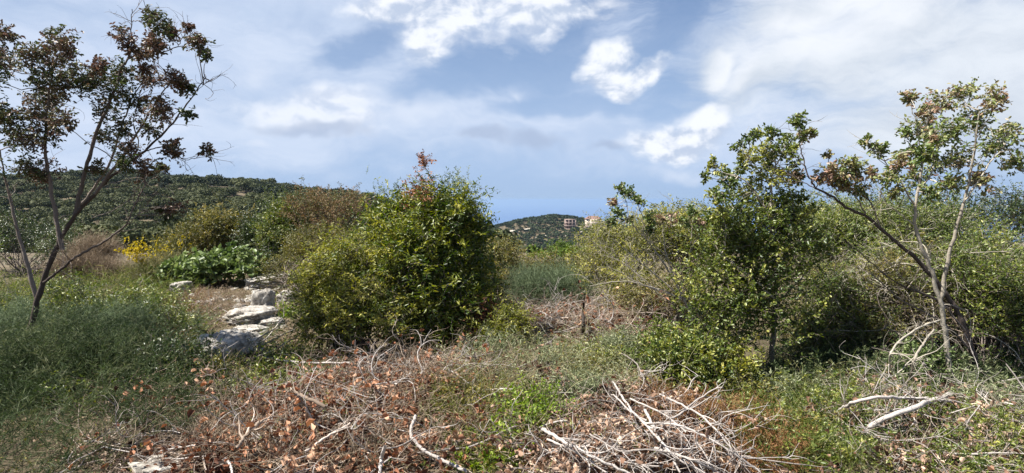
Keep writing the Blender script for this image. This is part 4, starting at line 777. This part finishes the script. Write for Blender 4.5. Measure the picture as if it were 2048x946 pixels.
tag(build('rubble', [stamp((e8 + np.random.default_rng(q_).normal(size=(8, 3)) * .12, fq, np.full(6, .35 + .1 * q_)), rp[q_::4], .02 + .06 * U(0, 1, len(rp[q_::4])) ** 2, U(0, 6, len(rp[q_::4]))) for q_ in range(4)], M_rock), 'small broken grey stones strewn along the rocky path', 'rubble', kind='stuff')

# ------------------------------------------------------------------ brush piles
def pile(label, ells, NB, L, r, m, mleaf, nleaves, leafL, dirn=(1, 0, 0), spread=1.0, thick=.13, M=(6, 5), Y1=9, carp=1500, smallm=None, lab2=''):
    p = region(NB, ells, 3.3, Y1, .15); base = np.array([p[:, 0].mean(), p[:, 1].mean(), 0]); base[2] = h(base[0], base[1])
    root = empty('brush_pile', base, label, 'brush pile')
    p = p + [0, 0, 1] * U(.0, thick, NB, 1)
    d = np.array(dirn) * np.where(U(0, 1, NB, 1) < .75, 1, -1) + rnd(NB, 3) * spread * [1, 1, .22] + [0, 0, .0]
    ps = bough(p, d, L * U(.5, 1.3, NB), r * U(.5, 1.5, NB), M)
    for q, _, _ in ps: q[:, :, 2] = h(q[..., 0], q[..., 1]) + .01 + (q[..., 2] - h(q[..., 0], q[..., 1])) * .6 + U(-.01, .03, len(q), 1)
    tag(build('twigs', [tubes(a, b, c_) for a, b, c_ in ps], m, root), kind='stuff')
    p = region(carp, ells, 2.6, Y1, .2) + [0, 0, 1] * U(-.01, thick * .8, carp, 1); c_ = curl(p, rnd(carp, 3) * [1, 1, .4], U(.1, .45, carp), 8, .33)
    tag(build('fine_twigs', [tubes(c_, taper(carp, 8, .0022, .001), 3)], smallm or M_tan, root), kind='stuff')
    nb_ = NB // 4; p = region(nb_, ells, 3.3, Y1, .0) + [0, 0, 1] * U(thick * .6, thick * 1.3, nb_, 1); pp = curl(p, (np.array(dirn) * np.where(U(0, 1, nb_, 1) < .75, 1, -1) + rnd(nb_, 3) * spread) * [1, 1, .15], U(.25, .75, nb_), 12, .22)
    pp[:, :, 2] = h(pp[..., 0], pp[..., 1]) + .05 + (pp[..., 2] - h(pp[..., 0], pp[..., 1])) * .8; rr_ = U(.0022, .0050, nb_) * np.where(U(0, 1, nb_) < .12, 2.0, 1.0); q_, dq, _ = children(pp, taper(nb_, 12, rr_, .003), 4); q_ = curl(q_, dq, U(.08, .3, len(q_)), 8, .28)
    tag(build('pale_twigs', [tubes(pp, rr_[:, None] * np.linspace(1, .4, 12)[None], 5), tubes(q_, taper(len(q_), 8, .003, .0012), 3)], M_palebark, root), kind='stuff')
    n = nleaves; k = rng.integers(0, len(ps[-1][0]), n // 2); q, dd = pick(ps[-1][0][k], U(0, 1, n // 2, 1)); q = q[:, 0]
    q2 = region(n - n // 2, ells, 2.6, Y1, .2) + [0, 0, 1] * U(0, thick, n - n // 2, 1); q = np.concatenate([q, q2]); q[:, 2] = np.maximum(q[:, 2], h(q[:, 0], q[:, 1]) + .01)
    cv = .5 + .5 * np.sin(q[:, 0] * 5 + 1) * np.sin(q[:, 1] * 6)
    sz = leafL * U(.5, 1.4, n)
    tag(build('dry_leaves', [leaves(q, rnd(n, 3) * [1, 1, .6], sz, sz * U(.35, .7, n), fold=.75, shape='round', var=np.clip(cv + .25 * rnd(n), 0, 1))], mleaf, root), kind='stuff')
    return root
PA = [(600, 882, 180, 75), (730, 822, 120, 48), (690, 910, 190, 55), (470, 925, 100, 40), (840, 778, 80, 22)]
pile('left brush pile of pinkish dead twigs and rust leaves', PA, 320, .6, .0048, M_dead, M_redleaf, 9500, .042, (-1, .35, 0), .9, .12, (6, 4), carp=5000, smallm=M_tan)
PH = [(990, 790, 90, 40), (1060, 740, 80, 30), (1000, 880, 110, 50)]
pile('sparse litter of twigs and dry leaves between the two big brush piles', PH, 60, .45, .0035, M_dead, M_redleaf, 1500, .034, (1, .2, 0), 1.0, .10, (5, 4), carp=1500)
PI = [(330, 800, 170, 110), (480, 720, 110, 60), (430, 620, 130, 50)]
pile('scattered bare twigs over the left slope and the rocky path', PI, 70, .5, .0035, M_dead, M_tan, 700, .025, (1, .3, 0), 1.0, .22, (4, 4), carp=900)
PB = [(1200, 672, 95, 30), (1110, 650, 60, 24), (1250, 700, 50, 22), (1160, 690, 60, 14)]
pile('middle brush pile of dead twigs right of the small dark post', PB, 220, .75, .0055, M_dead, M_redleaf, 1700, .045, (1, .1, 0), .8, .16, (6, 4), carp=1500)
PC = [(1230, 870, 130, 60), (1330, 905, 120, 50), (1200, 930, 160, 40), (1250, 815, 55, 24)]
pile('lower right brush pile of pale branches and curled pink leaves', PC, 75, .62, .0055, M_palebark, M_paleleaf, 5200, .038, (1, -.75, 0), .55, .15, (5, 4), carp=1300, smallm=M_dead, Y1=6)
PD = [(1760, 860, 110, 50), (1850, 900, 110, 60), (1960, 880, 120, 70), (1680, 820, 30, 20)]
pile('brush pile of pale leaves and branches at the lower right edge', PD, 120, .6, .0045, M_palebark, M_paleleaf, 2300, .038, (1, .4, 0), .9, .12, (5, 4), carp=900, smallm=M_dead, Y1=6)
PE = [(215, 925, 90, 26), (330, 890, 60, 16)]
pile('thin scatter of bare twigs at the bottom left corner', PE, 36, .7, .005, M_dead, M_paleleaf, 160, .04, (1, .2, 0), .5, .1, (5, 3), carp=200, Y1=5)
PF = [(215, 600, 60, 16), (110, 615, 90, 20)]
pile('low heap of grey twigs under the tan dry mound', PF, 50, .7, .006, M_dead, M_tan, 200, .03, (1, .1, 0), .8, .15, (5, 3), carp=500, Y1=13)
PG = [(690, 735, 60, 14), (800, 745, 100, 14), (910, 745, 60, 14)]
pile('strip of rust leaves and twigs at the foot of the largest bush', PG, 90, .6, .0045, M_dead, M_redleaf, 1500, .042, (1, 0, 0), .8, .12, (5, 4), carp=700)

# ------------------------------------------------------------------ single fallen branches
def stick(label, pts, r0, r1, m=M_palebark, lift=.10, name='fallen_branch', M=(0,), cat='branch', Ls=.3, zz=None):
    """a branch lying on the brush: every measured point meets the ground, then is lifted by the brush under it"""
    q = []
    for i, a in enumerate(pts):
        g_ = G(a[0], a[1]); l = a[2] if len(a) > 2 else lift
        g0 = np.array([0, 0, EYE]); t_ = 1 - l / (EYE - g_[2]); q.append(g0 + (g_ - g0) * t_)
    q = np.array(q); K = len(pts) * 6; s = np.r_[0, np.cumsum(np.linalg.norm(np.diff(q, axis=0), axis=1))]; u = np.linspace(0, s[-1], K)
    o_ = np.stack([np.interp(u, s, q[:, i]) for i in range(3)], 1)
    for _ in range(3): o_[1:-1] = (o_[:-2] + 2 * o_[1:-1] + o_[2:]) / 4
    o_[1:-1] += rnd(K - 2, 3) * r0 * .25
    rr = np.linspace(r0, r1, K) * (1 + .12 * np.sin(np.arange(K) * 2.3) * U(.3, 1, K)); parts = [tubes(o_[None], rr[None], 8)]
    tw = []
    if M[0]:
        p, d, r = children(o_[None], rr[None], M[0], .25, .97, .8); q1 = curl(p, d * [1, 1, .6], Ls * U(.4, 1.3, len(p)), 9, .22); tw.append(tubes(q1, taper(len(p), 9, r1 * .6 + .001, .001), 4))
        p, d, r = children(q1, taper(len(p), 9, .004, .001), 3); q2 = curl(p, d, U(.05, .22, len(p)), 6, .3); tw.append(tubes(q2, taper(len(p), 6, .0022, .0009), 3))
    o = build(name, parts, m, smooth_=True) if not tw else None
    if tw:
        root = empty(name, o_[0], label, cat); build('stem', parts, m, root, True); build('twigs', tw, m, root); return root
    return tag(o, label, cat)
stick('bent grey stick lying in the grass at the bottom centre', [(832, 832, .14), (822, 860, .13), (822, 880, .12), (850, 908, .1), (890, 925, .08), (935, 945, .08)], .0115, .010)
stick('short upright stick at the bottom edge left of the bent one', [(770, 893, .2), (762, 920, .12), (760, 950, .08)], .010, .011)
stick('straight pale branch jutting left from the largest bush', [(522, 714, .12), (560, 722, .14), (620, 727, .16), (700, 728, .18)], .008, .010, M_palebark, M=(6,), Ls=.12)
stick('curved branch on top of the left brush pile', [(650, 818, .22), (620, 800, .25), (600, 792, .25), (586, 780, .24), (560, 790, .22)], .013, .005, M_dead, M=(10,))
stick('forked stick with a dark broken end on the left brush pile', [(474, 898, .16), (495, 868, .2), (520, 848, .24)], .010, .013, M_dead, M=(7,), Ls=.25)
stick('grey branch lying across the lower left brush pile', [(610, 905, .16), (650, 880, .18), (700, 850, .18)], .008, .006, M_dead, M=(8,))
stick('dead branch on the crest of the left pile under the largest bush', [(790, 770, .15), (830, 740, .2), (880, 738, .2), (925, 742, .15)], .007, .004, M_palebark, M=(8,), Ls=.2)
stick('arched pale stem right of the largest bush base', [(905, 760, .1), (945, 735, .2), (975, 728, .22), (990, 735, .18)], .007, .004, M_palebark)
for i, (pts, l) in enumerate([([(398, 752, .1), (440, 738, .14), (490, 722, .16), (540, 705, .22), (600, 670, .3)], 'brown pole leaning over the pitted outcrop'),
        ([(440, 740, .1), (480, 712, .2), (515, 680, .3), (560, 652, .36)], 'upper slanting stem beside the outcrop'),
        ([(490, 712, .1), (530, 690, .22), (575, 665, .3), (590, 660, .3)], 'second slanting stem close below the upper one'),
        ([(470, 700, .06), (530, 682, .2), (556, 650, .3)], 'thin slanting stem running behind the other leaning stems'),
        ([(330, 800, .1), (370, 760, .2), (405, 720, .25)], 'dark thin stem slanting left below the outcrop'),
        ([(560, 605, .3), (575, 580, .45), (600, 565, .5), (632, 556, .5)], 'arched bare stem reaching into the left climber bush')]):
    stick(l, pts, .009 if i < 3 else .006, .006, M_lbark if i != 4 else M_bark)
stick('dark bent dead stick standing on the rocky path', [(397, 690, .02), (399, 672, .18), (402, 656, .26), (414, 672, .16), (426, 684, .05)], .016, .010, M_dkbark)
stick('small upright dark post behind the middle brush pile', [(1167, 676, .0), (1167, 650, .22), (1166, 628, .38), (1167, 610, .5)], .020, .013, M_dkbark, name='post', cat='post')
# pale boughs of the lower right
bb = [([(1225, 765, .14), (1262, 820, .2), (1300, 862, .2), (1340, 910, .16), (1360, 950, .1)], .008, 'long pale bough curving down through the lower right pile'),
      ([(1085, 862, .14), (1130, 885, .18), (1180, 912, .16), (1260, 950, .1)], .011, 'whitish split bough at the bottom, slanting from the centre'),
      ([(1095, 880, .12), (1150, 905, .14), (1215, 948, .1)], .007, 'thinner whitish bough just below the split one'),
      ([(1260, 800, .18), (1330, 830, .22), (1400, 890, .18), (1430, 950, .1)], .006, 'slender pale bough in the middle of the lower right pile'),
      ([(1225, 700, .12), (1270, 722, .2), (1290, 760, .18)], .006, 'bare twig running from the middle pile to the lower one'),
      ([(1320, 790, .2), (1400, 828, .26), (1440, 870, .22), (1490, 930, .12)], .007, 'long arching pale bough over the orange weeds'),
      ([(1290, 848, .18), (1360, 850, .22), (1440, 890, .2), (1520, 945, .1)], .007, 'lower arching bough reaching the bottom right of the weeds'),
      ([(1290, 820, .16), (1320, 880, .2), (1350, 920, .16), (1410, 950, .1)], .009, 'thick pale bough in the bundle at the bottom'),
      ([(1310, 900, .16), (1380, 918, .18), (1440, 950, .1)], .008, 'grey bough at the bottom of the bundle'),
      ([(1180, 870, .14), (1240, 905, .18), (1310, 900, .2), (1350, 925, .14)], .005, 'kinked thin bough crossing the pink leaves')]
for pts, r, l in bb: stick(l, [(q_[0], q_[1], q_[2] + .05) for q_ in pts], r * 1.15, r * .7, M_palebark, M=(7,), Ls=.35)
stick('thick grey cut limb in the lower right corner', [(1738, 858, .08), (1790, 832, .16), (1840, 812, .2), (1900, 790, .2)], .017, .015, M_palebark)
stick('long pale limb arching over the thick cut limb', [(1680, 822, .1), (1710, 803, .22), (1760, 795, .25), (1840, 798, .25), (1920, 806, .2)], .012, .009, M_palebark, M=(6,))
stick('pale curved limb rising to the right edge', [(1790, 800, .06), (1782, 760, .2), (1778, 710, .4), (1800, 680, .5), (1840, 655, .6), (1880, 642, .62)], .008, .008, M_lbark, M=(8,), Ls=.3)
stick('yellowish crooked limb beside the pale curved one', [(1800, 790, .05), (1822, 755, .25), (1828, 720, .4), (1845, 690, .5), (1868, 660, .6)], .011, .008, M_lbark, M=(5,), Ls=.3)
stick('straight limb running up to the left of the corner limbs', [(1720, 800, .1), (1770, 775, .2), (1800, 745, .3), (1830, 715, .35)], .007, .004, M_lbark, M=(7,), Ls=.3)
stick('leaning dead limb in front of the slim sapling', [(1338, 668, .04), (1350, 640, .2), (1362, 615, .36), (1385, 600, .45), (1420, 590, .5)], .012, .007, M_lbark, M=(6,), Ls=.25)
